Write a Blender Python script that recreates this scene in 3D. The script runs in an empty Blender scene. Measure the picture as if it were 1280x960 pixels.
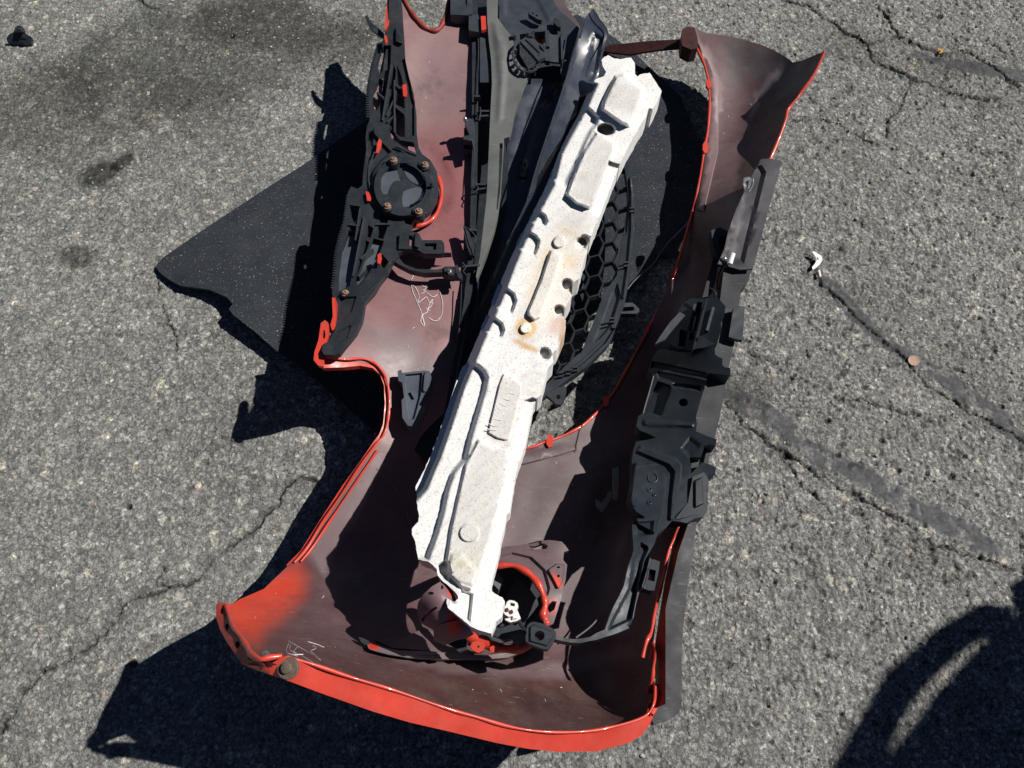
import bpy, math, random
import numpy as np
from mathutils import Vector, Matrix
from mathutils.geometry import delaunay_2d_cdt
random.seed(7); rng = np.random.default_rng(7)
scene = bpy.context.scene

# ------------------------------------------------------------------ camera, sky, sun
H = 1.15; TILT = math.radians(25.0); CT, ST = math.cos(TILT), math.sin(TILT); F = 960.0
cam_d = bpy.data.cameras.new('camera'); cam = bpy.data.objects.new('camera', cam_d)
scene.collection.objects.link(cam)
cam.location = (0, 0, H); cam.rotation_euler = (TILT, 0, 0)
cam_d.sensor_width = 36; cam_d.lens = 27.0; cam_d.clip_start = 0.02; cam_d.clip_end = 500
scene.camera = cam
SUN = Vector((0.883, 0.203, 1.0)).normalized()
elev = math.asin(SUN.z); azim = math.atan2(SUN.x, SUN.y)
w = bpy.data.worlds.new('World'); scene.world = w; w.use_nodes = True
nt = w.node_tree; sky = nt.nodes.new('ShaderNodeTexSky'); sky.sky_type = 'NISHITA'
sky.sun_disc = False; sky.air_density = .45; sky.dust_density = .15; sky.altitude = 2500; sky.sun_elevation = elev; sky.sun_rotation = azim
nt.links.new(sky.outputs[0], nt.nodes['Background'].inputs[0]); nt.nodes['Background'].inputs[1].default_value = 0.05
sd = bpy.data.lights.new('sun', 'SUN'); sd.energy = 5.0; sd.angle = math.radians(0.5); sd.color = (1, 0.96, 0.90)
so = bpy.data.objects.new('sun', sd); scene.collection.objects.link(so)
so.rotation_euler = SUN.to_track_quat('Z', 'Y').to_euler(); so.location = (4, 1, 5)
scene.view_settings.view_transform = 'Standard'; scene.view_settings.look = 'None'
scene.cycles.diffuse_bounces = 1; scene.view_settings.exposure = 0.0; scene.view_settings.gamma = 1.0

# ------------------------------------------------------------------ geometry helpers
def PN(px, py, z):
    px = np.asarray(px, float); py = np.asarray(py, float); z = np.asarray(z, float)
    u = (px-640)/F; v = -(py-480)/F
    dy = v*CT + ST; dz = v*ST - CT
    t = (z - H)/dz
    return np.stack([u*t, dy*t, z+0*t], -1)
def P(px, py, z): return Vector(PN(px, py, z))
def world_to_px(x, y, z):
    yy = y; zz = z-H
    up = yy*CT + zz*ST; dep = yy*ST - zz*CT
    return 640+F*x/dep, 480-F*up/dep

class Spline2:
    """smooth height surface through control points (thin plate)"""
    def __init__(s, ctrl, lam=1e-3):
        c = np.array(ctrl, float); s.p = c[:, :2]/100; n = len(c)
        K = s.k(s.p, s.p) + lam*np.eye(n); Q = np.hstack([np.ones((n, 1)), s.p])
        A = np.block([[K, Q], [Q.T, np.zeros((3, 3))]])
        s.w = np.linalg.solve(A, np.concatenate([c[:, 2], np.zeros(3)]))
    def k(s, a, b):
        r2 = ((a[:, None]-b[None])**2).sum(-1)+1e-12
        return r2*np.log(r2)*0.5
    def __call__(s, x, y):
        q = np.stack([np.asarray(x, float), np.asarray(y, float)], -1).reshape(-1, 2)/100
        r = s.k(q, s.p)@s.w[:-3] + s.w[-3] + q@s.w[-2:]
        return r.reshape(np.shape(x))
def flat(z): return lambda x, y: np.zeros(np.shape(x))+z
def lin(a, b, c):
    """plane through three (px,py,z)"""
    M = np.array([[a[0], a[1], 1], [b[0], b[1], 1], [c[0], c[1], 1]], float)
    k = np.linalg.solve(M, np.array([a[2], b[2], c[2]], float))
    return lambda x, y: k[0]*np.asarray(x, float)+k[1]*np.asarray(y, float)+k[2]

def sdf(poly, x, y):
    """signed distance, positive inside"""
    p = np.array(poly, float); x = np.asarray(x, float); y = np.asarray(y, float)
    d = np.full(x.shape, 1e9); ins = np.zeros(x.shape, bool)
    for i in range(len(p)):
        a = p[i]; b = p[(i+1) % len(p)]; e = b-a
        t = np.clip(((x-a[0])*e[0]+(y-a[1])*e[1])/(e@e+1e-9), 0, 1)
        d = np.minimum(d, np.hypot(x-a[0]-t*e[0], y-a[1]-t*e[1]))
        if a[1] != b[1]:
            c = (a[1] > y) != (b[1] > y)
            ins ^= c & (x < (b[0]-a[0])*(y-a[1])/(b[1]-a[1])+a[0])
    return np.where(ins, d, -d)
def ldist(line, x, y):
    d = np.full(np.shape(x), 1e9)
    for a, b in zip(line[:-1], line[1:]):
        ax, ay = a[:2]; ex, ey = b[0]-ax, b[1]-ay
        t = np.clip(((x-ax)*ex+(y-ay)*ey)/(ex*ex+ey*ey+1e-12), 0, 1)
        d = np.minimum(d, np.hypot(x-ax-t*ex, y-ay-t*ey))
    return d
def sstep(t): t = np.clip(t, 0, 1); return t*t*(3-2*t)
def catmull(pts, closed=False, n=6):
    p = [np.array(q, float) for q in pts]; out = []; N = len(p)
    rngi = range(N) if closed else range(N-1)
    for i in rngi:
        if closed: a, b, c, d = p[(i-1) % N], p[i], p[(i+1) % N], p[(i+2) % N]
        else: a, b, c, d = p[max(i-1, 0)], p[i], p[i+1], p[min(i+2, N-1)]
        for k in range(n):
            t = k/n
            out.append(.5*((2*b)+(c-a)*t+(2*a-5*b+4*c-d)*t*t+(3*b-a-3*c+d)*t**3))
    if not closed: out.append(p[-1])
    return [tuple(q) for q in out]
def dens(poly, step, closed=True):
    out = []; n = len(poly)
    for i in range(n if closed else n-1):
        a = np.array(poly[i][:2], float); b = np.array(poly[(i+1) % n][:2], float)
        k = max(1, int(math.ceil(np.hypot(*(b-a))/step)))
        for j in range(k): out.append(tuple(a+(b-a)*j/k))
    return out
def circle(cx, cy, rx, ry=None, n=20, a0=0): 
    ry = ry or rx
    return [(cx+rx*math.cos(a0+2*math.pi*i/n), cy+ry*math.sin(a0+2*math.pi*i/n)) for i in range(n)]
def arcpts(cx, cy, rx, ry, a0, a1, n=14):
    return [(cx+rx*math.cos(math.radians(a0+(a1-a0)*i/(n-1))), cy+ry*math.sin(math.radians(a0+(a1-a0)*i/(n-1)))) for i in range(n)]
def band(line, w):
    """polygon of width w around a px polyline (w scalar or list)"""
    p = [np.array(q[:2], float) for q in line]; L = []; R = []
    for i in range(len(p)):
        d = p[min(i+1, len(p)-1)]-p[max(i-1, 0)]; d = d/(np.hypot(*d)+1e-9); n = np.array([-d[1], d[0]])
        ww = (w if np.isscalar(w) else w[i])/2
        L.append(tuple(p[i]+n*ww)); R.append(tuple(p[i]-n*ww))
    return L+R[::-1]

ORG = {}
def link(name, me, parent=None, origin=None):
    o = bpy.data.objects.new(name, me); scene.collection.objects.link(o)
    if parent is not None: o.parent = parent; ORG[o.name] = ORG[parent.name]
    else:
        o.location = origin; ORG[o.name] = Vector(origin)
    return o
def thing(name, label, cat, px, py, z=0, group=None):
    o = bpy.data.objects.new(name, None); scene.collection.objects.link(o)
    o.empty_display_size = .03; o.location = P(px, py, z); ORG[o.name] = Vector(o.location)
    o['label'] = label; o['category'] = cat
    if group: o['group'] = group
    return o
def tag(o, label, cat, group=None, kind=None):
    if label: o['label'] = label
    if cat: o['category'] = cat
    if group: o['group'] = group
    if kind: o['kind'] = kind
    return o
def mesh_obj(name, V, faces, m, parent=None, col=None, sharp=35):
    V = np.asarray(V, float)
    if parent is not None: org = np.array(ORG[parent.name])
    else: org = np.array([V[:, 0].mean(), V[:, 1].mean(), V[:, 2].min()])
    me = bpy.data.meshes.new(name)
    me.from_pydata((V-org).tolist(), [], faces); me.materials.append(m)
    if col is not None:
        ca = me.color_attributes.new('Col', 'FLOAT_COLOR', 'POINT')
        c4 = np.ones((len(V), 4), np.float32); c4[:, :3] = col; ca.data.foreach_set('color', c4.ravel())
    me.shade_smooth()
    if sharp is not None: me.set_sharp_from_angle(angle=math.radians(sharp))
    return link(name, me, parent, org)

def plate(name, outline, zf, m, parent=None, dz=0.0, thick=.003, holes=(), grid=None, feats=(), base=None,
          paint=(), sharp=35, curve=False, creases=(), under=None, wob=0.0, down=None):
    """solid moulded sheet: px outline carried on the height surface zf, with thickness and moulded features"""
    if not callable(zf): zf = flat(zf)
    if curve: outline = catmull(outline, True, 4)
    outline = [tuple(q[:2]) for q in outline]
    xs = [q[0] for q in outline]; ys = [q[1] for q in outline]
    size = max(max(xs)-min(xs), max(ys)-min(ys))
    if grid is None: grid = max(3.0, size/12)
    rings = [dens(outline, grid)]+[dens(h, grid) for h in holes]
    pts = []; edges = []
    for r in rings:
        s = len(pts); pts += r; edges += [(s+i, s+(i+1) % len(r)) for i in range(len(r))]
    for f in feats:
        r = dens(f[0], max(grid, 2)); rr = np.array(r); d = sdf(outline, rr[:, 0], rr[:, 1])
        ok = d > grid*.35
        for h in holes: ok &= sdf(h, rr[:, 0], rr[:, 1]) < -grid*.35
        s = len(pts); idx = {}
        for i, q in enumerate(r):
            if ok[i]: idx[i] = len(pts); pts.append(q)
        for i in range(len(r)):
            j = (i+1) % len(r)
            if i in idx and j in idx: edges.append((idx[i], idx[j]))
        soft = f[2] if len(f) > 2 else 1.5          # a second ring where the moulded slope ends keeps it crisp
        if abs(f[1]) > 0 and soft >= 1:
            t = np.roll(rr, -1, 0)-np.roll(rr, 1, 0); t /= (np.hypot(t[:, 0], t[:, 1])[:, None]+1e-9); nn = np.stack([-t[:, 1], t[:, 0]], 1)
            area = np.sum(rr[:, 0]*np.roll(rr[:, 1], -1)-np.roll(rr[:, 0], -1)*rr[:, 1])
            q2 = rr+nn*soft*(1 if area > 0 else -1)
            sd_ = sdf(f[0], q2[:, 0], q2[:, 1]); ok = (abs(sd_-soft) < .3*soft) & (sdf(outline, q2[:, 0], q2[:, 1]) > grid*.35)
            for h in holes: ok &= sdf(h, q2[:, 0], q2[:, 1]) < -grid*.35
            idx = {}
            for i in range(len(r)):
                if ok[i]: idx[i] = len(pts); pts.append(tuple(q2[i]))
            for i in range(len(r)):
                j = (i+1) % len(r)
                if i in idx and j in idx: edges.append((idx[i], idx[j]))
    for cl in creases:
        r = dens(cl, grid, False)+[tuple(cl[-1][:2])]; s = len(pts); pts += r; edges += [(s+i, s+i+1) for i in range(len(r)-1)]
    fixed = np.array(pts)
    gx, gy = np.meshgrid(np.arange(min(xs)+grid*.5, max(xs), grid), np.arange(min(ys)+grid*.5, max(ys), grid))
    gx = gx+(np.arange(gx.shape[0])[:, None] % 2)*grid*.5
    gx = gx.ravel(); gy = gy.ravel()
    if len(gx):
        ok = sdf(outline, gx, gy) > grid*.4
        for h in holes: ok &= sdf(h, gx, gy) < -grid*.4
        gx, gy = gx[ok], gy[ok]
    if len(gx):
        ok = np.ones(len(gx), bool)
        for k in range(0, len(gx), 2000):
            dd = (gx[k:k+2000, None]-fixed[None, :, 0])**2+(gy[k:k+2000, None]-fixed[None, :, 1])**2
            ok[k:k+2000] = dd.min(1) > (grid*.45)**2
        pts = pts+list(zip(gx[ok].tolist(), gy[ok].tolist()))
    r = delaunay_2d_cdt([Vector(q) for q in pts], edges, [], 0, 1e-3, False)
    V2 = np.array([tuple(v) for v in r[0]]); T = np.array([f[:3] for f in r[2] if len(f) == 3], int)
    c = V2[T].mean(1); ok = sdf(outline, c[:, 0], c[:, 1]) > 0
    for h in holes: ok &= sdf(h, c[:, 0], c[:, 1]) < 0
    T = T[ok]
    a, b, d = V2[T[:, 0]], V2[T[:, 1]], V2[T[:, 2]]
    ar = (b[:, 0]-a[:, 0])*(d[:, 1]-a[:, 1])-(b[:, 1]-a[:, 1])*(d[:, 0]-a[:, 0])
    T = T[abs(ar) > 1e-4]; ar = ar[abs(ar) > 1e-4]
    T[ar > 0] = T[ar > 0][:, ::-1]        # px y is down: keep faces up
    used = np.unique(T); mp = -np.ones(len(V2), int); mp[used] = np.arange(len(used)); V2 = V2[used]; T = mp[T]
    x, y = V2[:, 0], V2[:, 1]
    zb = zf(x, y)+dz; z = zb.copy()
    if wob: z = z+wob*(np.sin(x*.13+y*.07)+np.sin(y*.17-x*.05+1)+.5*np.sin(x*.31+y*.37))/2.5
    for f in feats:
        s = sdf(f[0], x, y); soft = f[2] if len(f) > 2 else 1.5
        z = z+f[1]*sstep(s/soft+.0)
    top = PN(x, y, z)
    bot = top.copy()
    if down is not None: bot[:, 2] = down
    else: bot[:, 2] = np.minimum(zb, z)-thick if under is None else zb-under
    n = len(V2)
    ed = np.concatenate([T[:, [0, 1]], T[:, [1, 2]], T[:, [2, 0]]])
    es = {}
    for p_, q_ in ed.tolist():
        if (q_, p_) in es: del es[(q_, p_)]
        else: es[(p_, q_)] = 1
    faces = T.tolist()+(T[:, ::-1]+n).tolist()
    for (p_, q_) in es: faces.append((q_, p_, p_+n, q_+n))
    V = np.vstack([top, bot]); col = None
    if base is not None:
        c0 = np.tile(np.array(base, float), (n, 1))
        for poly, cc, soft in paint:
            k = sstep(sdf(poly, x, y)/soft+.5)[:, None] if len(poly) > 2 else 0
            c0 = c0*(1-k)+np.array(cc)*k
        col = np.vstack([c0, c0])
    return mesh_obj(name, V, faces, m, parent, col, sharp)

def tube(name, pts, r, m, parent=None, n=8, smooth=5, flat_=1.0, world=False, caps=True):
    """round bar through (px,py,z) points; flat_ squashes it vertically"""
    if smooth: pts = catmull(pts, False, smooth)
    C = [Vector(q) if world else P(*q) for q in pts]; V = []; Fc = []
    for i, c in enumerate(C):
        d = (C[min(i+1, len(C)-1)]-C[max(i-1, 0)]).normalized()
        s = d.cross(Vector((0, 0, 1)))
        s = s.normalized() if s.length > 1e-4 else Vector((1, 0, 0)); u = s.cross(d).normalized()
        rr = r if np.isscalar(r) else r[min(int(i*len(r)/len(C)), len(r)-1)]
        if len(C) > 8 and .0015 < rr < .01: rr = rr*(1+.16*math.sin(i*.9+len(C))+.12*math.sin(i*.37+1.3))
        for k in range(n):
            a = 2*math.pi*k/n; V.append(c+s*(math.cos(a)*rr)+u*(math.sin(a)*rr*flat_))
    for i in range(len(C)-1):
        for k in range(n):
            Fc.append((i*n+k, i*n+(k+1) % n, (i+1)*n+(k+1) % n, (i+1)*n+k))
    if caps: Fc.append(tuple(range(n))); Fc.append(tuple(reversed(range((len(C)-1)*n, len(C)*n))))
    Fc = [tuple(reversed(f)) for f in Fc]
    return mesh_obj(name, [tuple(v) for v in V], Fc, m, parent, None, 50)

def lathe_local(prof, n=16):
    V = []; Fc = []
    for r, z in prof:
        for k in range(n): V.append((r*math.cos(2*math.pi*k/n), r*math.sin(2*math.pi*k/n), z))
    for i in range(len(prof)-1):
        for k in range(n): Fc.append((i*n+k, i*n+(k+1) % n, (i+1)*n+(k+1) % n, (i+1)*n+k))
    Fc.append(tuple(reversed(range(n)))); Fc.append(tuple(range((len(prof)-1)*n, len(prof)*n)))
    return V, Fc
def fastener(name, px, py, z, r, m, parent, tilt=(0, 0), kind='screw'):
    """washer head with a driver recess, about r metres radius"""
    if kind == 'screw': prof = [(r, -.004), (r, .0006), (r*.93, .0012), (r*.62, .0014), (r*.58, .0034), (r*.5, .004), (r*.3, .0041), (r*.24, .0025), (0.0002, .0022)]
    elif kind == 'hex': prof = [(r, -.003), (r, .0005), (r*.95, .001), (r*.5, .0011), (r*.5, .0045), (r*.42, .005), (.0002, .005)]
    else: prof = [(r, -.003), (r, .001), (r*.8, .003), (r*.4, .004), (.0002, .0042)]
    V, Fc = lathe_local(prof, 14)
    R = Matrix.Rotation(tilt[0], 3, 'X')@Matrix.Rotation(tilt[1], 3, 'Y'); c = P(px, py, z)
    return mesh_obj(name, [tuple(c+R@Vector(v)) for v in V], Fc, m, parent, None, 40)

# ------------------------------------------------------------------ materials
def mat(name, col, rough=.5, spec=.5, vcol=False, var=.25, vs=40, bump=.1, bs=400, metal=0, coat=0,
        speck=None, dust=0.0, scratch=0.0, grime=None):
    m = bpy.data.materials.new(name); m.use_nodes = True; t = m.node_tree; N = t.nodes; L = t.links
    b = N['Principled BSDF']; tc = N.new('ShaderNodeTexCoord')
    def noise(s, d=6, r=.6, dist=0.0):
        n = N.new('ShaderNodeTexNoise'); n.inputs['Scale'].default_value = s; n.inputs['Detail'].default_value = d
        n.inputs['Roughness'].default_value = r; n.inputs['Distortion'].default_value = dist; L.new(tc.outputs['Object'], n.inputs['Vector']); return n
    def ramp(src, a, b_, lo=0.0, hi=1.0):
        r = N.new('ShaderNodeMapRange'); r.inputs[1].default_value = a; r.inputs[2].default_value = b_
        r.inputs[3].default_value = lo; r.inputs[4].default_value = hi; L.new(src, r.inputs[0]); return r.outputs[0]
    def mix(f, a, b_, mode='MIX'):
        x = N.new('ShaderNodeMix'); x.data_type = 'RGBA'; x.blend_type = mode
        for s, i in ((f, 0), (a, 6), (b_, 7)):
            if isinstance(s, (int, float)): x.inputs[i].default_value = s
            elif isinstance(s, tuple): x.inputs[i].default_value = (*s[:3], 1)
            else: L.new(s, x.inputs[i])
        return x.outputs[2]
    if vcol:
        at = N.new('ShaderNodeAttribute'); at.attribute_name = 'Col'; c = at.outputs['Color']
    else: c = tuple(col)
    n1 = noise(vs)
    c = mix(1.0, c, mix(ramp(n1.outputs[0], .3, .7), (1-var,)*3, (1+var,)*3), 'MULTIPLY')
    if grime:   # (colour, scale, threshold, amount)
        g = noise(grime[1], 8, .7, .4); c = mix(ramp(g.outputs[0], grime[2], grime[2]+.12, 0, grime[3]), c, grime[0])
    if dust:
        g = noise(25, 7, .7); g2 = noise(900, 2, .5)
        mm = N.new('ShaderNodeMath'); mm.operation = 'MULTIPLY'
        L.new(ramp(g.outputs[0], .4, .75), mm.inputs[0]); L.new(ramp(g2.outputs[0], .35, .75), mm.inputs[1])
        m2 = N.new('ShaderNodeMath'); m2.operation = 'MULTIPLY'; m2.inputs[1].default_value = dust; L.new(mm.outputs[0], m2.inputs[0])
        c = mix(m2.outputs[0], c, (.30, .28, .25))
    if speck:   # (colour, scale, threshold, amount)
        v = noise(speck[1], 3, .7); c = mix(ramp(v.outputs[0], speck[2], speck[2]+.05, 0, speck[3]), c, speck[0])
    if scratch:
        mp = N.new('ShaderNodeMapping'); mp.inputs['Scale'].default_value = (6, 90, 20); mp.inputs['Rotation'].default_value = (0, 0, .7)
        L.new(tc.outputs['Object'], mp.inputs[0]); v = N.new('ShaderNodeTexNoise'); v.inputs['Scale'].default_value = 5; v.inputs['Detail'].default_value = 4
        L.new(mp.outputs[0], v.inputs['Vector']); c = mix(ramp(v.outputs[0], .66, .72, 0, scratch), c, (.35, .33, .32))
    L.new(c, b.inputs['Base Color'])
    n2 = noise(vs*2.3); L.new(ramp(n2.outputs[0], .3, .7, max(.02, rough-.08), min(1, rough+.12)), b.inputs['Roughness'])
    b.inputs['Specular IOR Level'].default_value = spec; b.inputs['Metallic'].default_value = metal
    if coat: b.inputs['Coat Weight'].default_value = coat; b.inputs['Coat Roughness'].default_value = .08
    if bump:
        n3 = noise(bs, 4, .6); bp = N.new('ShaderNodeBump'); bp.inputs['Strength'].default_value = bump; bp.inputs['Distance'].default_value = .002
        L.new(n3.outputs[0], bp.inputs['Height']); L.new(bp.outputs[0], b.inputs['Normal'])
    return m
M = {}
M['shell'] = mat('bumper_inside', (.13, .06, .07), .50, .75, vcol=True, var=.12, vs=14, bump=.06, bs=250, dust=.45,
                 speck=((.5, .44, .40), 300, .72, .6), grime=((.05, .03, .028), 9, .56, .5), scratch=.35)
M['shell_line'] = mat('overspray_line', (.20, .13, .135), .6, .3, var=.2, vs=60)
M['red'] = mat('red_paint', (.62, .055, .032), .38, .45, var=.14, vs=30, bump=.06, bs=160, coat=.25, dust=.3, speck=((.12, .02, .015), 300, .74, .7))
M['reddark'] = mat('dull_red_primer', (.28, .03, .022), .5, .4, var=.2, vs=60, bump=.1, dust=.3)
M['maroon'] = mat('dark_maroon_edge', (.05, .014, .013), .5, .4, var=.3, vs=60, bump=.1, dust=.15)
M['slateb'] = mat('blue_grey_plastic_and_sky_tint', (.075, .090, .115), .45, .5, var=.2, vs=30, bump=.06, dust=.25)
M['black'] = mat('black_moulded_plastic', (.017, .022, .029), .50, .45, var=.25, vs=35, bump=.12, bs=500, dust=.18)
M['black2'] = mat('smooth_black_plastic', (.017, .024, .033), .50, .42, var=.2, vs=22, bump=.05, bs=300, dust=.10, scratch=.08)
M['gloss'] = mat('gloss_black_panel', (.018, .026, .046), .36, .6, var=.2, vs=15, bump=.03, bs=90, coat=.4, dust=.2)
M['greyp'] = mat('dusty_grey_plastic', (.125, .13, .13), .55, .5, var=.22, vs=18, bump=.1, bs=500, dust=.35, scratch=.35)
M['slate'] = mat('slate_plastic', (.034, .042, .054), .45, .45, var=.2, vs=25, bump=.06, bs=300, dust=.15)
M['lip'] = mat('scuffed_rubber_lip', (.030, .032, .038), .6, .3, var=.2, vs=18, bump=.1, bs=400, dust=.12, scratch=.3, speck=((.3, .3, .3), 350, .72, .7))
M['flap'] = mat('dark_purple_flap', (.024, .023, .031), .5, .5, var=.2, vs=20, bump=.08, bs=400, dust=.15)
M['felt'] = mat('black_speckled_felt', (.024, .029, .038), .85, .25, var=.2, vs=30, bump=.5, bs=700, speck=((.34, .35, .36), 330, .635, .9), dust=.12,
                grime=((.016, .018, .017), 6, .62, .6))
M['foam'] = mat('white_moulded_foam', (.86, .85, .83), .75, .3, vcol=True, var=.05, vs=30, bump=.38, bs=300, speck=((.34, .30, .25), 330, .585, .6),
                grime=((.50, .47, .42), 16, .55, .45))
M['ring'] = mat('overspray_grey_plastic', (.11, .075, .085), .45, .45, vcol=True, var=.15, vs=40, bump=.08, bs=400, dust=.3)
M['steel'] = mat('zinc_metal', (.55, .55, .56), .3, .5, var=.2, vs=200, bump=.1, metal=.9)
M['rust'] = mat('rusty_screw', (.30, .19, .13), .6, .4, var=.4, vs=300, bump=.3, bs=900, metal=.3)
M['white'] = mat('white_plastic', (.82, .82, .80), .4, .5, var=.06, vs=60, bump=.03, dust=.2)
M['cavity'] = mat('dark_red_rubber', (.10, .02, .02), .5, .4, var=.2, vs=300)
M['copper'] = mat('worn_copper', (.42, .28, .21), .55, .5, var=.25, vs=500, bump=.6, bs=700, metal=.35)
M['chalk'] = mat('white_marker', (.72, .68, .70), .8, .2, var=.3, vs=300, bump=.2)
M['wash'] = mat('rusty_grommet', (.13, .10, .075), .6, .4, var=.3, vs=300, bump=.3, bs=900)
M['leaf'] = mat('orange_leaf', (.55, .26, .06), .7, .3, var=.3, vs=300)
M['cloth'] = mat('dark_cloth', (.04, .045, .06), .9, .2, var=.2, vs=20)
M['skin'] = mat('skin', (.45, .27, .19), .5, .4, var=.1, vs=30)

# ------------------------------------------------------------------ the asphalt ground
def G(pts): return [tuple(PN(q[0], q[1], 0.0)[:2]) for q in pts]
CR = [([(985,2),(1010,5),(1030,22),(1045,30),(1062,42),(1085,55),(1090,72),(1105,82),(1130,92),(1150,102),(1175,108),(1200,120),(1245,124)], 1.0),
      ([(1095,5),(1108,18),(1118,35),(1123,45),(1100,50),(1085,55)], .8),
      ([(1123,45),(1150,57),(1180,65),(1215,65),(1235,78),(1270,105),(1290,118)], 1.0),
      ([(985,150),(1020,150),(1045,155),(1070,168),(1092,180)], .6),
      ([(1140,100),(1120,140),(1105,170)], .5),
      ([(393,603),(372,598),(357,611),(341,632),(320,663),(294,676),(268,700),(247,723),(216,733),(180,745),(164,752),(138,778),(112,804),(81,825),(50,845),(30,862),(18,895),(0,915)], 1.0),
      ([(216,733),(195,728),(205,712),(214,700)], .4),
      ([(1010,320),(1025,352),(1060,385),(1090,415),(1125,445),(1160,480),(1200,510),(1240,530),(1290,560)], .55),
      ([(905,500),(925,530),(970,560),(1010,585),(1060,612),(1110,640),(1160,680),(1230,700),(1285,720)], .7),
      ([(975,565),(990,590),(1040,640)], .4), ([(370,90),(400,82),(420,70)], .4), ([(175,0),(185,9),(200,12)], .8),
      ([(195,352),(212,402),(222,440)], .45), ([(935,440),(990,470),(1050,500),(1100,505),(1150,520)], .5)]
TAR = [([(1018,338),(1040,360),(1075,397),(1100,425),(1140,450),(1180,468),(1210,492),(1240,515),(1265,540),(1300,565)], [7,14,16,14,16,20,24,24,22,22]),
       ([(905,492),(935,505),(980,530),(1015,565),(1060,585),(1110,612),(1150,640),(1200,665),(1260,690)], [16,26,24,26,22,22,26,22,12]),
       ([(1130,64),(1180,78),(1230,88),(1300,98)], [10,16,24,30])]
STAIN = [((125,217),(30,15),-22,.26),((152,203),(20,8),-35,.30),((97,322),(22,15),0,.42),((270,70),(180,75),-12,.58),((110,150),(120,70),-20,.85),
         ((330,30),(120,35),0,.68),((250,140),(90,40),20,.8),((45,130),(90,60),0,.82),((1065,60),(60,25),20,.75),((1180,80),(60,16),8,.7),((60,150),(80,60),0,.85),((1030,200),(70,30),0,.92),((930,490),(40,26),15,.7),((400,60),(60,30),0,.88),
         ((215,180),(70,35),30,.9),((1230,235),(50,30),10,.88),((1160,700),(60,20),25,.8)]
HOLES = [(1035,525,4),(1103,550,4.5),(1048,568,4),(982,568,5),(1190,595,5),(950,70,4),(965,65,3),(160,633,4),(165,830,6),(290,45,3),(1175,20,4)]
def hash2(i, j, k):
    h = (i*374761393+j*668265263+k*1442695041) & 0xffffffff
    h = ((h ^ (h >> 13))*1274126177) & 0xffffffff
    return ((h ^ (h >> 16)) & 0xffff)/65535.0
def cells(x, y, s, seed):
    i0 = np.floor(x/s).astype(np.int64); j0 = np.floor(y/s).astype(np.int64)
    f1 = np.full(x.shape, 9.0); f2 = np.full(x.shape, 9.0); idv = np.zeros(x.shape); tl = np.zeros(x.shape)
    for di in (-1, 0, 1):
        for dj in (-1, 0, 1):
            i = i0+di; j = j0+dj; cx = i+hash2(i, j, seed); cy = j+hash2(i, j, seed+1)
            d = np.hypot(x/s-cx, y/s-cy); near = d < f1
            f2 = np.where(near, f1, np.minimum(f2, d)); idv = np.where(near, hash2(i, j, seed+2), idv); tl = np.where(near, (x/s-cx)*(hash2(i, j, seed+3)-.5)+(y/s-cy)*(hash2(i, j, seed+4)-.5), tl); f1 = np.where(near, d, f1)
    return f1, f2, idv, tl
def vnoise(x, y, s, seed):
    u = x/s; v = y/s; i = np.floor(u).astype(np.int64); j = np.floor(v).astype(np.int64); fu = sstep(u-i); fv = sstep(v-j)
    a = hash2(i, j, seed); b = hash2(i+1, j, seed); c = hash2(i, j+1, seed); d = hash2(i+1, j+1, seed)
    return (a*(1-fu)+b*fu)*(1-fv)+(c*(1-fu)+d*fu)*fv
def fbm(x, y, s, seed, o=4):
    r = 0; a = .5
    for k in range(o): r = r+a*vnoise(x, y, s/2**k, seed+k*17); a *= .5
    return r/(1-.5**o)
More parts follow.
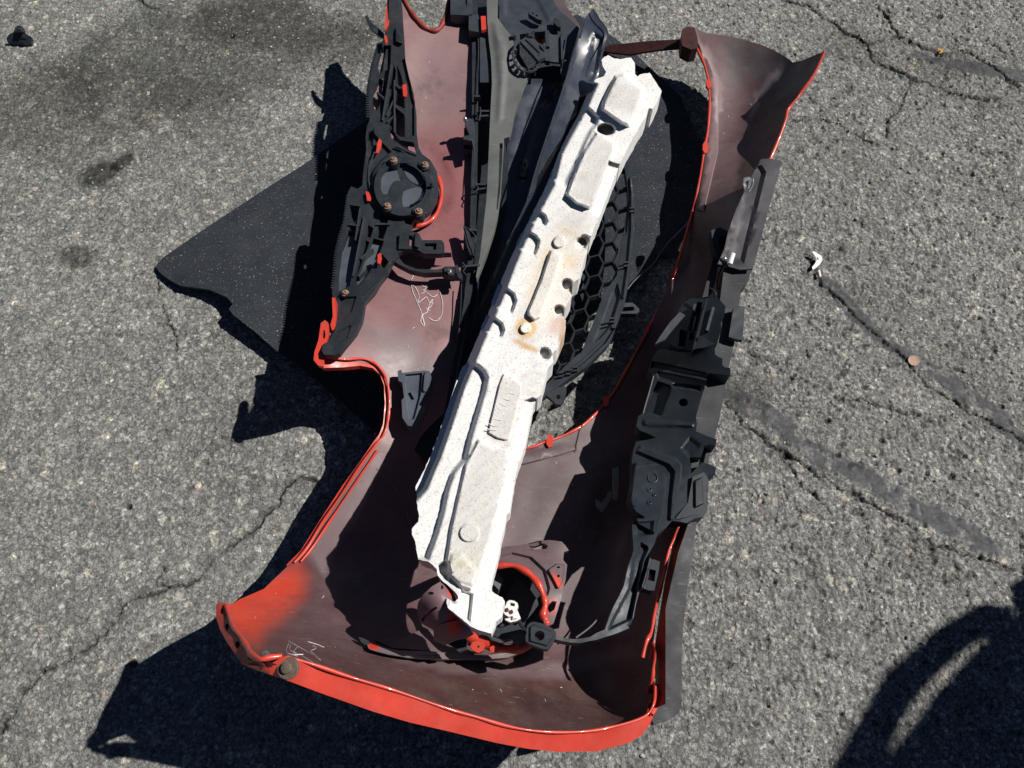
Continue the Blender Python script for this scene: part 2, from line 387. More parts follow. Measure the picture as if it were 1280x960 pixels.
def build_ground():
    st = .0020; X0, X1, Y0, Y1 = -1.22, 1.22, -.16, 1.56
    xs = np.arange(X0, X1, st); ys = np.arange(Y0, Y1, st); nx, ny = len(xs), len(ys)
    x, y = np.meshgrid(xs, ys); x = x.ravel()+7.0; y = y.ravel()+3.0
    wx = x+.004*(vnoise(x, y, .012, 5)-.5); wy = y+.004*(vnoise(x, y, .012, 9)-.5)
    f1, f2, idv, tl = cells(wx, wy, .0078, 11); g1, g2, idg, tg = cells(wx, wy, .0145, 31)
    x -= 7.0; y -= 3.0
    rough = .50+.60*fbm(x+5, y+5, .35, 77)+np.clip(x*.55, -.25, .55)         # pavement opens up to the right
    stone = sstep((f2-f1)/.26)*(.45+.55*idv+1.3*tl)
    big = sstep((g2-g1)/.2)*np.where(idg > .55, 1.0+1.6*tg, .15)
    z = (stone*.0026+big*.0016-.0026)*rough
    z += .006*(fbm(x+3, y+9, .30, 41)-.5)*.6+.0012*(fbm(x, y, .02, 51, 3)-.5)
    pit = sstep((fbm(x+2, y+1, .011, 61, 2)-.70)/.10); z -= pit*.0022*rough
    col = np.ones((len(x), 3))*((.86+.30*((idv*7.13) % 1.0))*np.where(idg > .8, 1.12, 1.0))[:, None]*(.72+.28*sstep((f2-f1)/.22))[:, None]; tar = np.zeros(len(x))
    wob = .004*(fbm(x, y, .03, 91)-.5)
    px, py = world_to_px(x, y, 0)
    def near(pts, m):
        g = np.array(pts); return (x > g[:, 0].min()-m) & (x < g[:, 0].max()+m) & (y > g[:, 1].min()-m) & (y < g[:, 1].max()+m)
    for line, wd in TAR:
        g = G(line); k = near(g, .08); X, Y = x[k], y[k]
        bd = np.full(X.shape, -1.0)
        for (a, b, w0, w1) in zip(g[:-1], g[1:], wd[:-1], wd[1:]):
            ex, ey = b[0]-a[0], b[1]-a[1]; t = np.clip(((X-a[0])*ex+(Y-a[1])*ey)/(ex*ex+ey*ey), 0, 1)
            bd = np.maximum(bd, (w0+(w1-w0)*t)/1500.-np.hypot(X-a[0]-t*ex, Y-a[1]-t*ey))
        bd = bd+.016*(fbm(X, Y, .035, 131)-.5)+.012*(fbm(X, Y, .009, 137)-.5)+.001
        ms = sstep(bd/.003+.5)*(1-.6*sstep((fbm(X+4, Y, .018, 141)-.56)/.06)); tar[k] = np.maximum(tar[k], ms)
    z = z*(1-.78*tar)+tar*(.0003+.0008*(fbm(x, y, .03, 151)-.5))
    for line, s in CR:
        g = G(line); k = near(g, .05); X, Y = x[k], y[k]
        d = ldist(g, X+.020*(fbm(X, Y, .03, 101)-.5)+.011*(fbm(X, Y, .008, 107)-.5), Y+.020*(fbm(X+9, Y, .03, 111)-.5)+.011*(fbm(X+9, Y, .008, 117)-.5))
        wv = (.0022+.0042*fbm(X+1, Y+2, .05, 121)**2*2)*s
        c = sstep(1-d/wv)*sstep((fbm(X+8, Y, .035, 171)-.24)/.16); z[k] -= c*.006; cm = (1-.78*c)*(1-.28*s*sstep(1-d/.016)); col[k] *= cm[:, None]
    for hx, hy, r in HOLES:
        d = np.hypot(px-hx, (py-hy)*1.2)+3*(fbm(x, y, .01, 181)-.5); c = sstep((r-d)/2+.5); z -= c*.005; col *= (1-.75*c)[:, None]
    for (cx, cy), (rx, ry), ang, k in STAIN:
        a = math.radians(ang); u = (px-cx)*math.cos(a)+(py-cy)*math.sin(a); v = -(px-cx)*math.sin(a)+(py-cy)*math.cos(a)
        e = np.hypot(u/rx, v/ry)+.9*(fbm(x+6, y+2, .09, 191)-.5)+.35*(fbm(x, y, .012, 197)-.5); s = sstep((1.25-e)/.55); f = 1-s*(1-k)
        tint = np.array([1, .985, .94]) if k > .6 else np.array([1, 1, .98])
        col *= (f[:, None])*(1-(s*(1-k))[:, None]*(1-tint))
    m1 = fbm(x+2, y+7, .22, 201); m2 = fbm(x+4, y+1, .05, 211)
    col *= (.82+.36*m1)[:, None]*(.90+.20*m2)[:, None]
    left = sstep((.0-x)/.9)[:, None]; col = col*(1-left*(1-np.array([.97, .985, .96])))
    col = col*(1-.45*pit*rough.clip(0, 1))[:, None]*(1-tar*(1-.52))[:, None]*np.where(tar[:, None] > .5, np.array([.98, 1, 1.06]), 1)
    edge = np.minimum.reduce([x-X0, X1-x, y-Y0, Y1-y]); z *= sstep(edge/.03)
    V = np.stack([x, y, z], -1).astype(np.float32)
    idx = np.arange(nx*ny).reshape(ny, nx); q = np.stack([idx[:-1, :-1], idx[:-1, 1:], idx[1:, 1:], idx[1:, :-1]], -1).reshape(-1, 4)
    # wide surroundings joined to the detailed patch
    R = 60.; c = [idx[0, 0], idx[0, -1], idx[-1, -1], idx[-1, 0]]; n = len(V)
    out = np.array([[-R, -R, 0], [R, -R, 0], [R, R, 0], [-R, R, 0]], np.float32)
    V = np.vstack([V, out]); col = np.vstack([col, np.ones((4, 3))*.95]); tar = np.append(tar, [0]*4)
    def side(edge, o0, o1): return [o1, o0]+list(edge)
    me = bpy.data.meshes.new('asphalt_ground')
    ng = [[int(v) for v in ([n, n+1]+list(idx[0, ::-1]))], [int(v) for v in ([n+1, n+2]+list(idx[::-1, -1]))],
          [int(v) for v in ([n+2, n+3]+list(idx[-1, :]))], [int(v) for v in ([n+3, n]+list(idx[:, 0]))]]
    me.vertices.add(len(V)); me.vertices.foreach_set('co', V.ravel())
    loops = np.concatenate([q.ravel(), np.concatenate([np.array(g) for g in ng])]).astype(np.int32)
    starts = np.concatenate([np.arange(len(q))*4, len(q)*4+np.cumsum([0]+[len(g) for g in ng[:-1]])]).astype(np.int32)
    me.loops.add(len(loops)); me.loops.foreach_set('vertex_index', loops)
    me.polygons.add(len(starts)); me.polygons.foreach_set('loop_start', starts)
    me.update(calc_edges=True); me.validate()
    ca = me.color_attributes.new('Col', 'FLOAT_COLOR', 'POINT'); c4 = np.ones((len(V), 4), np.float32); c4[:, :3] = col; c4[:, 3] = 1
    ca.data.foreach_set('color', c4.ravel())
    ta = me.attributes.new('tar', 'FLOAT', 'POINT'); ta.data.foreach_set('value', tar.astype(np.float32))
    me.shade_smooth()
    m = bpy.data.materials.new('weathered_asphalt'); m.use_nodes = True; t = m.node_tree; N = t.nodes; L = t.links; b = N['Principled BSDF']
    tc = N.new('ShaderNodeTexCoord'); at = N.new('ShaderNodeAttribute'); at.attribute_name = 'Col'; tr = N.new('ShaderNodeAttribute'); tr.attribute_name = 'tar'
    ns = N.new('ShaderNodeTexNoise'); ns.inputs['Scale'].default_value = 160; ns.inputs['Detail'].default_value = 3; L.new(tc.outputs['Object'], ns.inputs['Vector'])
    wv = N.new('ShaderNodeVectorMath'); wv.operation = 'MULTIPLY_ADD'; wv.inputs[1].default_value = (.005, .005, .005); L.new(ns.outputs['Color'], wv.inputs[0]); L.new(tc.outputs['Object'], wv.inputs[2])
    def vor(scale, feat='F1'):
        v = N.new('ShaderNodeTexVoronoi'); v.feature = feat; v.inputs['Scale'].default_value = scale; L.new(wv.outputs[0], v.inputs['Vector']); return v
    def cramp(src, els):
        r = N.new('ShaderNodeValToRGB'); r.color_ramp.elements[0].position = els[0][0]; r.color_ramp.elements[0].color = (*els[0][1], 1)
        r.color_ramp.elements[1].position = els[-1][0]; r.color_ramp.elements[1].color = (*els[-1][1], 1)
        for p_, c_ in els[1:-1]: e = r.color_ramp.elements.new(p_); e.color = (*c_, 1)
        L.new(src, r.inputs[0]); return r.outputs[0]
    def mixn(f, a, b_, mode='MIX'):
        xx = N.new('ShaderNodeMix'); xx.data_type = 'RGBA'; xx.blend_type = mode
        for s_, i_ in ((f, 0), (a, 6), (b_, 7)):
            if isinstance(s_, (int, float)): xx.inputs[i_].default_value = s_
            elif isinstance(s_, tuple): xx.inputs[i_].default_value = (*s_, 1)
            else: L.new(s_, xx.inputs[i_])
        return xx.outputs[2]
    v1 = vor(205); v2 = vor(420); v3 = vor(85); sp = N.new('ShaderNodeSeparateColor'); L.new(v1.outputs['Color'], sp.inputs[0])
    sp2 = N.new('ShaderNodeSeparateColor'); L.new(v2.outputs['Color'], sp2.inputs[0]); sp3 = N.new('ShaderNodeSeparateColor'); L.new(v3.outputs['Color'], sp3.inputs[0])
    base = cramp(sp.outputs[0], [(0, (.195, .196, .190)), (.35, (.24, .241, .233)), (.7, (.27, .269, .258)), (.88, (.31, .311, .303)), (.96, (.40, .40, .385)), (1, (.50, .49, .46))])
    fine = cramp(sp2.outputs[1], [(0, (.62, .62, .62)), (.6, (1.0, 1.0, 1.0)), (.93, (1.15, 1.15, 1.13)), (1, (1.6, 1.6, 1.56))])
    lum = cramp(sp3.outputs[0], [(0, (.84, .84, .85)), (.6, (1, 1, 1)), (.94, (1.08, 1.08, 1.06)), (.97, (1.45, 1.42, 1.36)), (1, (1.6, 1.48, 1.34))])
    e1 = vor(85, 'DISTANCE_TO_EDGE'); em = N.new('ShaderNodeMapRange'); em.inputs[1].default_value = .0; em.inputs[2].default_value = .12; em.inputs[3].default_value = .62; em.inputs[4].default_value = 1; L.new(e1.outputs['Distance'], em.inputs[0])
    inv = N.new('ShaderNodeMath'); inv.operation = 'SUBTRACT'; inv.inputs[0].default_value = 1; L.new(tr.outputs['Fac'], inv.inputs[1])
    c = mixn(1.0, base, fine, 'MULTIPLY'); c = mixn(1.0, c, lum, 'MULTIPLY'); c = mixn(1.0, c, em.outputs[0], 'MULTIPLY')
    nz = N.new('ShaderNodeTexNoise'); nz.inputs['Scale'].default_value = 60; nz.inputs['Detail'].default_value = 8; L.new(tc.outputs['Object'], nz.inputs['Vector'])
    tm = N.new('ShaderNodeMath'); tm.operation = 'MULTIPLY'; tm.inputs[1].default_value = .8; L.new(tr.outputs['Fac'], tm.inputs[0])
    tarc = cramp(nz.outputs[0], [(.3, (.13, .13, .135)), (.7, (.25, .25, .255))])
    c = mixn(tm.outputs[0], c, tarc); c = mixn(1.0, c, at.outputs['Color'], 'MULTIPLY')
    L.new(c, b.inputs['Base Color']); b.inputs['Roughness'].default_value = .88; b.inputs['Specular IOR Level'].default_value = .25
    n3 = N.new('ShaderNodeTexNoise'); n3.inputs['Scale'].default_value = 420; n3.inputs['Detail'].default_value = 5; L.new(tc.outputs['Object'], n3.inputs['Vector'])
    ad = N.new('ShaderNodeMath'); ad.operation = 'ADD'; L.new(v2.outputs['Distance'], ad.inputs[0]); L.new(n3.outputs[0], ad.inputs[1])
    bp = N.new('ShaderNodeBump'); bp.inputs['Distance'].default_value = .0016; L.new(ad.outputs[0], bp.inputs['Height'])
    bs_ = N.new('ShaderNodeMath'); bs_.operation = 'MULTIPLY'; bs_.inputs[1].default_value = .55; L.new(inv.outputs[0], bs_.inputs[0]); L.new(bs_.outputs[0], bp.inputs['Strength'])
    L.new(bp.outputs[0], b.inputs['Normal'])
    me.materials.append(m); o = bpy.data.objects.new('asphalt_ground', me); scene.collection.objects.link(o); o['kind'] = 'structure'
    o['label'] = 'weathered grey asphalt with cracks, tar seams and stains'
    def zat(X, Y):
        i = int(round((Y-Y0)/st)); j = int(round((X-X0)/st)); i = min(max(i, 0), ny-1); j = min(max(j, 0), nx-1); return float(z[i*nx+j]), tar[i*nx+j]
    return zat
ZAT = build_ground()

def build_chips(n=5200):
    """pale aggregate chips standing in the asphalt"""
    t = (1+5**.5)/2
    iv = np.array([(-1,t,0),(1,t,0),(-1,-t,0),(1,-t,0),(0,-1,t),(0,1,t),(0,-1,-t),(0,1,-t),(t,0,-1),(t,0,1),(-t,0,-1),(-t,0,1)], float)/1.9
    fc = np.array([(0,11,5),(0,5,1),(0,1,7),(0,7,10),(0,10,11),(1,5,9),(5,11,4),(11,10,2),(10,7,6),(7,1,8),(3,9,4),(3,4,2),(3,2,6),(3,6,8),(3,8,9),(4,9,5),(2,4,11),(6,2,10),(8,6,7),(9,8,1)])
    V = []; Fc = []; C = []
    pal = [(.36,.35,.32),(.28,.275,.26),(.45,.43,.39),(.24,.235,.22),(.40,.31,.25),(.32,.31,.29),(.20,.20,.195),(.22,.22,.21)]
    k = 0
    while k < n:
        X = rng.uniform(-1.15, 1.15); Y = rng.uniform(-.12, 1.5); zz, tt = ZAT(X, Y)
        if tt > .3: continue
        s = rng.uniform(.0013, .0034) if rng.random() < .93 else rng.uniform(.0035, .0052)
        v = iv*(s, s*rng.uniform(.55, 1), s*.40)*(1+.5*(rng.random((12, 1))-.5)); a = rng.uniform(0, 6.3)
        R = np.array([[math.cos(a), -math.sin(a), 0], [math.sin(a), math.cos(a), 0], [0, 0, 1]])
        V.append(v@R.T+(X, Y, zz+.0002)); Fc.append(fc+12*k); C.append(np.tile(np.array(pal[rng.integers(len(pal))])*rng.uniform(.8, 1.1), (12, 1))); k += 1
    m = mat('pale_aggregate', (.4, .4, .4), .8, .3, vcol=True, var=.15, vs=500, bump=.2, bs=900)
    o = mesh_obj('aggregate_chips', np.vstack(V), np.vstack(Fc).tolist(), m, None, np.vstack(C), 30)
    tag(o, 'small pale stone chips set in the asphalt surface', 'gravel', kind='stuff')
build_chips()

# ------------------------------------------------------------------ felt panel lying on the asphalt
felt_z = Spline2([(195,333,.010),(330,237,.010),(470,140,.012),(640,60,.012),(755,38,.012),(270,372,.030),(290,386,.034),(380,462,.022),(470,544,.014),
                  (360,330,.014),(560,300,.012),(860,200,.012),(785,362,.014),(700,405,.014),(240,358,.020)])
felt = plate('felt_panel', [(195,334),(197,329),(205,321),(260,283),(330,237),(388,200),(470,142),(640,45),(722,18),(755,38),(790,63),(850,120),(884,200),(884,285),
             (872,318),(850,322),(826,317),(800,342),(785,362),(740,392),(700,415),(560,500),(478,548),(420,497),(380,462),(345,438),(318,414),(291,393),(286,386),(291,380),(283,371),(262,362),(240,359),(225,357),(212,350),(200,341)],
             felt_z, M['felt'], None, thick=.005, grid=14, wob=.0012)
tag(felt, 'thin black speckled felt panel lying flat on the asphalt under the other parts', 'panel')

# ------------------------------------------------------------------ red bumper cover, inside up
bz = Spline2([(488,-150,.17),(488,0,.16),(488,100,.135),(455,200,.12),(450,250,.12),(430,350,.135),(403,440,.19),(450,452,.165),(487,485,.13),(476,550,.12),(430,615,.105),(385,680,.095),(355,712,.105),
    (310,737,.15),(272,757,.22),(290,800,.30),(322,827,.37),(390,830,.35),(440,847,.33),(490,862,.315),(560,886,.29),(640,909,.26),(735,914,.23),(805,896,.205),(820,862,.19),
    (816,800,.185),(829,721,.175),(851,656,.168),(880,560,.155),(905,440,.152),(935,320,.152),(960,240,.155),(985,138,.155),(1030,65,.20),(990,78,.13),(940,52,.10),(865,35,.09),(886,120,.08),
    (866,262,.065),(830,370,.035),(790,455,.030),(745,515,.038),(690,548,.05),(640,562,.06),(600,0,.128),(600,100,.124),(600,200,.122),(590,300,.122),(560,400,.120),(545,480,.115),
    (540,100,.122),(540,200,.115),(540,300,.118),(500,400,.13),(560,-100,.14),(560,560,.075),(540,640,.08),(640,640,.06),(740,620,.05),(800,560,.035),(840,560,.045),(840,450,.022),(868,450,.035),(880,330,.042),(905,330,.118),(920,240,.112),(930,180,.085),(830,650,.08),(800,740,.09),(400,728,.13),
    (380,785,.22),(450,800,.19),(560,830,.18),(640,860,.17),(560,740,.095),(640,740,.07),(720,720,.055),(720,810,.07),(760,870,.11),(780,740,.07),(930,110,.075)], 1e-3)
def zb(l, s=bz, d=0.0): return [(q[0], q[1], float(s(np.array(q[0]), np.array(q[1])))+d) for q in l]
bump = thing('bumper_cover', 'broken red car bumper cover lying inside up, showing its maroon inner face', 'bumper', 600, 600, 0)
scoop_top = [(496,-24),(501,-10),(510,8),(518,20),(527,31),(537,38),(546,38),(552,30),(557,15),(560,0),(563,-26)]
rim_low = [(640,562),(660,560),(680,553),(692,548),(712,541),(730,531),(745,517),(758,503),(770,485),(790,450),(812,408),(842,345),(866,262),(874,228),(880,190),(885,160),(887,125),(885,100),(880,80),(870,58),(862,36)]
top_r = [(868,34),(880,41),(905,44),(925,48),(942,53),(952,56),(968,63),(982,71),(991,78),(1004,75),(1018,69),(1031,64)]
right_r = [(1024,82),(1012,101),(1001,114),(999,121),(990,128),(985,137),(984,143),(980,155),(972,177),(963,198),(950,240),(935,300),(915,380),(905,440),(893,520),(875,600),(851,652),(836,687),(829,721),(821,765),(817,802),(817,840),(819,862)]
arch_in = [(817,880),(805,896),(772,907),(735,914),(685,915),(640,909),(595,896),(560,886),(490,862),(440,847),(390,830),(356,820),(326,827)]
tip = [(310,817),(302,800),(290,785),(284,759)]
fend = [(300,749),(330,736),(355,712),(370,697),(384,682),(412,640),(440,600),(458,573),(470,552),(478,543),(483,525),(486,500),(485,480),(480,467),(470,457),(455,453),(430,450),(405,446)]
left_up = [(403,436),(412,415),(430,380),(440,330),(448,290),(452,240),(455,200),(470,120),(480,60),(484,0),(486,-22)]
inner_r = [(594,-26),(595,60),(595,240),(591,320),(578,410),(561,490),(556,545),(600,566)]
outline = [(486,-22)]+scoop_top+inner_r+rim_low+top_r+right_r+arch_in+tip+fend+left_up[:-1]
mar = (.20,.085,.10); drk = (.105,.048,.056); gry = (.19,.13,.145)
paint = [
 ([(484,-160),(620,-160),(620,560),(470,560),(400,450),(484,0)], (.30,.145,.155), 60),
 ([(530,190),(600,160),(600,320),(540,320),(520,280)], (.36,.125,.135), 60),
 ([(500,60),(560,40),(590,60),(580,150),(510,150)], (.30,.185,.19), 50),
 ([(440,400),(520,415),(560,470),(520,500),(470,450)], (.22,.15,.155), 40),
 ([(630,560),(760,500),(790,600),(760,700),(740,790),(640,760)], (.14,.095,.102), 40),
 ([(250,840),(340,800),(460,830),(700,860),(830,880),(830,960),(300,900)], (.11,.045,.042), 45),
 ([(500,815),(660,830),(800,840),(810,910),(560,900)], (.10,.042,.04), 30),
 ([(470,812),(560,826),(640,832),(700,828),(780,806),(800,815),(700,848),(560,842),(500,826)], (.19,.125,.13), 6),  # lit band beneath the lower lip, painted in as lighter grey
 ([(640,868),(700,866),(720,885),(660,890)], (.06,.022,.022), 16),
 ([(384,690),(440,600),(470,560),(480,575),(450,640),(410,700),(405,720)], (.27,.19,.20), 10),
 ([(276,750),(330,732),(372,704),(384,722),(378,745),(352,775),(330,790),(322,806),(296,796)], (.60,.055,.02), 30),
 ([(284,745),(360,715),(368,735),(330,775),(300,790)], (.66,.045,.015), 16),
 ([(862,30),(1035,60),(1000,130),(960,260),(900,420),(866,262),(885,120)], (.15,.085,.09), 20),
 ([(862,30),(885,80),(890,130),(886,190),(872,262),(880,262),(897,190),(899,110),(888,70)], (.30,.19,.20), 2.5),
 ([(905,44),(992,74),(985,88),(962,100),(940,95),(915,110)], (.10,.075,.082), 14),
 ([(986,76),(1036,60),(1000,135),(965,200),(915,260),(925,200),(938,150),(945,125),(960,98)], (.055,.026,.02), 4),
 ([(985,75),(968,92),(945,120),(935,165),(932,178),(936,165),(949,122),(972,95)], (.30,.25,.24), 2),
]
feats = [(circle(505,233,62,62,40), -.003, 8),
         ([(868,40),(886,75),(899,110),(898,190),(880,266),(869,262),(882,190),(888,120),(884,95)], .004, 1.5),
         ([(640,585),(700,570),(730,560),(700,556),(655,566),(640,566)], .003, 2)]
paint = [(p_, tuple(v*(.80 if v_[0] < .4 else 1) for v in v_), s_) for p_, v_, s_ in paint]
body = plate('body', outline, bz, M['shell'], bump, thick=.004, grid=7, base=(.105,.052,.057), paint=paint, feats=feats, wob=.0006, sharp=50,
             creases=([(992,78),(968,93),(947,120),(938,150),(925,200)],))
# wheel arch flange that faces the camera
arch_out = [(302,830),(322,838),(360,851),(400,866),(465,889),(512,903),(560,914),(622,929),(660,936),(697,940),(747,939),(785,929),(802,919),(812,906),(819,890),(822,878)]
az = Spline2([(326,827,.375),(390,830,.352),(440,847,.332),(490,862,.317),(560,886,.292),(640,909,.262),(735,914,.232),(805,896,.207),(819,862,.192),
              (322,838,.362),(400,866,.335),(465,889,.315),(560,914,.283),(660,936,.245),(747,939,.215),(802,919,.196),(822,878,.182),(302,830,.355)], 1e-4)
fl = plate('arch_flange', arch_out+[(819,862)]+arch_in[1:-1]+[(345,826),(332,834),(326,833)], az, M['red'], bump, dz=.002, thick=.012, grid=5, wob=.0004)
tube('bead', [(819,858,.197),(817,880,.207),(805,896,.211),(772,907,.225),(735,914,.236),(685,915,.252),(640,909,.266),(595,896,.283),(560,886,.295),(490,862,.320),(440,847,.336),(390,830,.356),(358,821,.369)], .0017, M['red'], bump)
# fender corner flange with slots
tz = Spline2([(272,757,.224),(284,759,.222),(290,800,.30),(322,838,.36),(325,825,.372),(302,800,.31),(270,772,.235)], 1e-3)
plate('corner_flange', [(270,756),(277,752),(284,757),(286,770),(292,786),(302,798),(308,808),(312,817),(322,822),(330,832),(326,838),(302,830),(292,815),(282,800),(275,787),(270,772)], tz, M['reddark'], bump,
      dz=.003, thick=.006, grid=3, holes=[circle(277,764,2.2,4,8), circle(284,784,2.4,4.5,8), circle(297,806,3,4.5,8), circle(314,822,4,3.6,8)])
plate('corner_web', [(284,759),(273,758),(272,772),(284,800),(302,829),(322,837),(345,830),(330,826),(312,812),(300,797),(290,783)], tz, M['reddark'], bump, dz=-.006, thick=.004, grid=5)
tube('rolled_edge', [(284,757,.228),(287,771,.25),(293,786,.285),(303,799,.318),(309,809,.335),(314,818,.36),(325,824,.378),(336,822,.377),(352,820,.372)], .003, M['red'], bump, smooth=4)
for l in ([(470,585),(500,620),(520,680)], [(665,577),(700,571),(730,562)],):
    tube('mould_line', [(q[0], q[1], float(bz(np.array(q[0]*1.), np.array(q[1]*1.)))+.0004) for q in l], .0011, M['shell_line'], bump, n=6, flat_=.5)
for k in range(30):
    a, b = [(520,90,60,80),(530,420,40,60),(680,630,50,60),(600,860,180,25),(370,770,60,40),(920,120,30,60)][k % 6][:2], [(520,90,60,80),(530,420,40,60),(680,630,50,60),(600,860,180,25),(370,770,60,40),(920,120,30,60)][k % 6][2:]
    x0, y0 = a[0]+rng.uniform(-1, 1)*b[0], a[1]+rng.uniform(-1, 1)*b[1]
    if sdf(outline, np.array([x0]), np.array([y0]))[0] < 12: continue
    an = rng.uniform(0, 3.1); L_ = rng.uniform(1, 4)
    tube('scratch', zb([(x0, y0), (x0+L_*math.cos(an)*.5, y0+L_*math.sin(an)*.5+rng.uniform(-1, 1)), (x0+L_*math.cos(an), y0+L_*math.sin(an))], d=.0006), .0003, M['chalk'], bump, n=4, smooth=2, flat_=.4)
# edges of the headlamp scoop, two rolled beads
plate('scoop_edge', [(392,450),(396,442),(408,444),(430,447),(450,446),(466,448),(477,457),(485,472),(489,490),(489,515),(486,535),(481,548),(474,556),(455,580),(430,618),(405,655),(385,688),(372,705),(362,712),(358,706),(376,688),(400,650),(428,607),(450,577),(467,552),(474,543),(479,530),(481,505),(480,482),(475,468),(466,460),(450,457),(430,459),(404,460)],
      bz, M['red'], bump, dz=-.001, thick=.010, grid=4, wob=.0003)
tube('bead', zb([(400,445),(430,449),(450,448),(464,451),(475,460),(483,474),(486,492),(486,515),(483,534),(478,546),(470,556),(452,580),(427,618),(402,655),(383,686),(368,703)], d=.004), .0020, M['red'], bump, flat_=.8)
tube('bead', zb([(472,563),(455,588),(432,622),(408,658),(390,685),(376,702)], d=.003), .0018, M['red'], bump)
# upper corner with slots
plate('corner_tab', [(392,450),(393,440),(398,425),(401,404),(406,400),(410,403),(411,415),(408,430),(406,443),(404,458),(398,457)], lin((400,405,.19),(400,450,.19),(410,420,.19)), M['red'], bump, dz=.006, thick=.006, grid=3,
      holes=[circle(405,418,1.8,6,8), circle(402,438,1.6,4,8)])
plate('edge_strip', [(415,372),(419,372),(420,395),(419,411),(415,413),(413,406),(416,395)], .185, M['red'], bump, thick=.02, grid=4)
plate('edge_strip', [(481,35),(482,18),(484,0),(485,-22),(489,-22),(490,0),(489,14),(486,30),(482,37)], .168, M['red'], bump, thick=.03, grid=4)
# upper scoop
tube('scoop_bead', zb([(492,-24),(501,-10),(509,7),(517,19),(526,30),(536,37),(546,38),(553,30),(558,15),(561,0),(563,-25)], d=.002), .0042, M['reddark'], bump)
# rim of the lower opening
tube('opening_rim', zb([(632,564),(648,562),(665,559),(680,553),(684,551),(690,550),(710,542),(728,532),(745,517),(757,504),(770,486),(790,450),(812,408),(842,345),(866,263),(874,228),(880,190),(885,160),(887,125),(885,100),(880,80),(870,58),(863,38)], d=.001), .0024, M['red'], bump)
for q in ((886,104,6),(882,184,7),(841,342,5),(809,411,5),(758,501,7),(687,551,8),(864,40,7)):
    z0 = float(bz(np.array(q[0]*1.), np.array(q[1]*1.)))
    plate('rim_tab', circle(q[0], q[1], q[2]*.55, q[2]*1.1, 7), z0, M['red'], bump, dz=.006, thick=.006)
tube('torn_edge', zb([(1030,65),(1018,92),(1001,116),(997,122),(985,137),(982,150),(972,177),(962,200)], d=.001), .0026, M['red'], bump, smooth=3)
plate('torn_corner', [(852,50),(853,36),(860,33),(868,34),(872,47),(872,60),(864,62),(853,57)], .105, M['maroon'], bump, thick=.03, grid=4)
plate('torn_strip', [(748,63),(762,56),(785,54),(800,52),(830,50),(853,49),(870,52),(872,59),(850,60),(825,62),(805,65),(788,68),(770,66)], lin((750,60,.02),(870,55,.085),(800,50,.05)), M['maroon'], bump, thick=.004, grid=6)
# outer skin that turns down to the rubber lip on the right
tube('lower_bead', [(851,652,.174),(844,671,.176),(836,689,.178),(829,722,.180),(823,745,.172),(818,768,.182),(814,790,.19),(808,802,.195),(803,822,.195)], .0024, M['red'], bump)
tube('lower_bead', [(817,803,.195),(820,815,.197),(817,832,.195),(815,850,.19),(810,864,.18)], .0026, M['red'], bump)
tube('lower_bead', [(817,812,.19),(814,824,.186)], .003, M['red'], bump, smooth=0)
tube('corner_roll', [(819,856,.190),(821,866,.194),(820,880,.198),(814,893,.205)], .0032, M['red'], bump)
plate('outer_skin', [(853,652),(840,690),(833,722),(826,768),(821,800),(823,830),(823,862),(818,886),(832,880),(832,760),(848,690),(862,650)], bz, M['reddark'], bump, dz=-.008, thick=.01, grid=8)
lipz = Spline2([(872,650,.155),(849,656,.165),(858,743,.16),(827,771,.165),(851,815,.165),(822,877,.17),(850,884,.165),(830,902,.17),(895,550,.155),(870,560,.155),(910,460,.155),(920,400,.155),(935,345,.155),(940,250,.155),(977,200,.155)], 1e-2)
plate('rubber_lip', [(872,640),(870,660),(866,690),(862,715),(858,745),(854,785),(852,815),(852,850),(852,882),(849,890),(842,897),(830,902),(818,906),(815,900),(821,886),(824,862),(823,830),(824,800),(828,768),(836,718),(850,655),
      (862,600),(866,560),(868,530),(875,500),(884,466),(890,440),(897,400),(905,335),(918,332),(940,336),(935,352),(926,362),(922,395),(919,425),(913,450),(909,470),(904,500),(899,525),(893,549),(886,575),(879,610)],
      lipz, M['lip'], bump, dz=.006, thick=.026, grid=9, wob=.0006)
flap = plate('flap', [(951,199),(962,198),(977,201),(974,215),(970,230),(962,258),(956,280),(950,303),(944,326),(941,336),(925,337),(908,332),(897,330),(905,312),(910,290),(920,262),(934,232),(944,212)],
      lipz, M['flap'], bump, dz=.018, thick=.003, grid=7, wob=.001, feats=[([(930,215),(950,202),(958,215),(930,330),(905,330)], -.006, 6)])
c = plate('spring_clip', [(930,222),(937,221),(940,225),(936,235),(931,237),(929,229)], .182, M['steel'], bump, thick=.004, grid=3, holes=[circle(934,229,1.6,3,7)])
tube('clip_leg', [(942,222,.186),(942,228,.186),(939,236,.186),(936,240,.186)], .0009, M['steel'], c, n=6)
tube('clip_leg', [(939,223,.186),(938,229,.186),(936,237,.186)], .0009, M['steel'], c, n=6)
tube('push_pin', [(916,317,.186),(914,323,.184),(912,330,.182)], .0042, M['white'], bump, smooth=0, n=12)
fastener('push_pin_head', 905.5, 324, .178, .0042, M['steel'], bump, kind='dome')
# washer and clip at the fender corner
ws = fastener('washer', 359.7, 835, .372, .0105, M['wash'], bump, (.1, -.1), 'hex')
k = plate('speed_clip', [(327,815),(333,812),(338,817),(341,823),(335,827),(330,822)], .372, M['steel'], bump, thick=.003, grid=3, holes=[circle(334,820,2,1.6,7)])
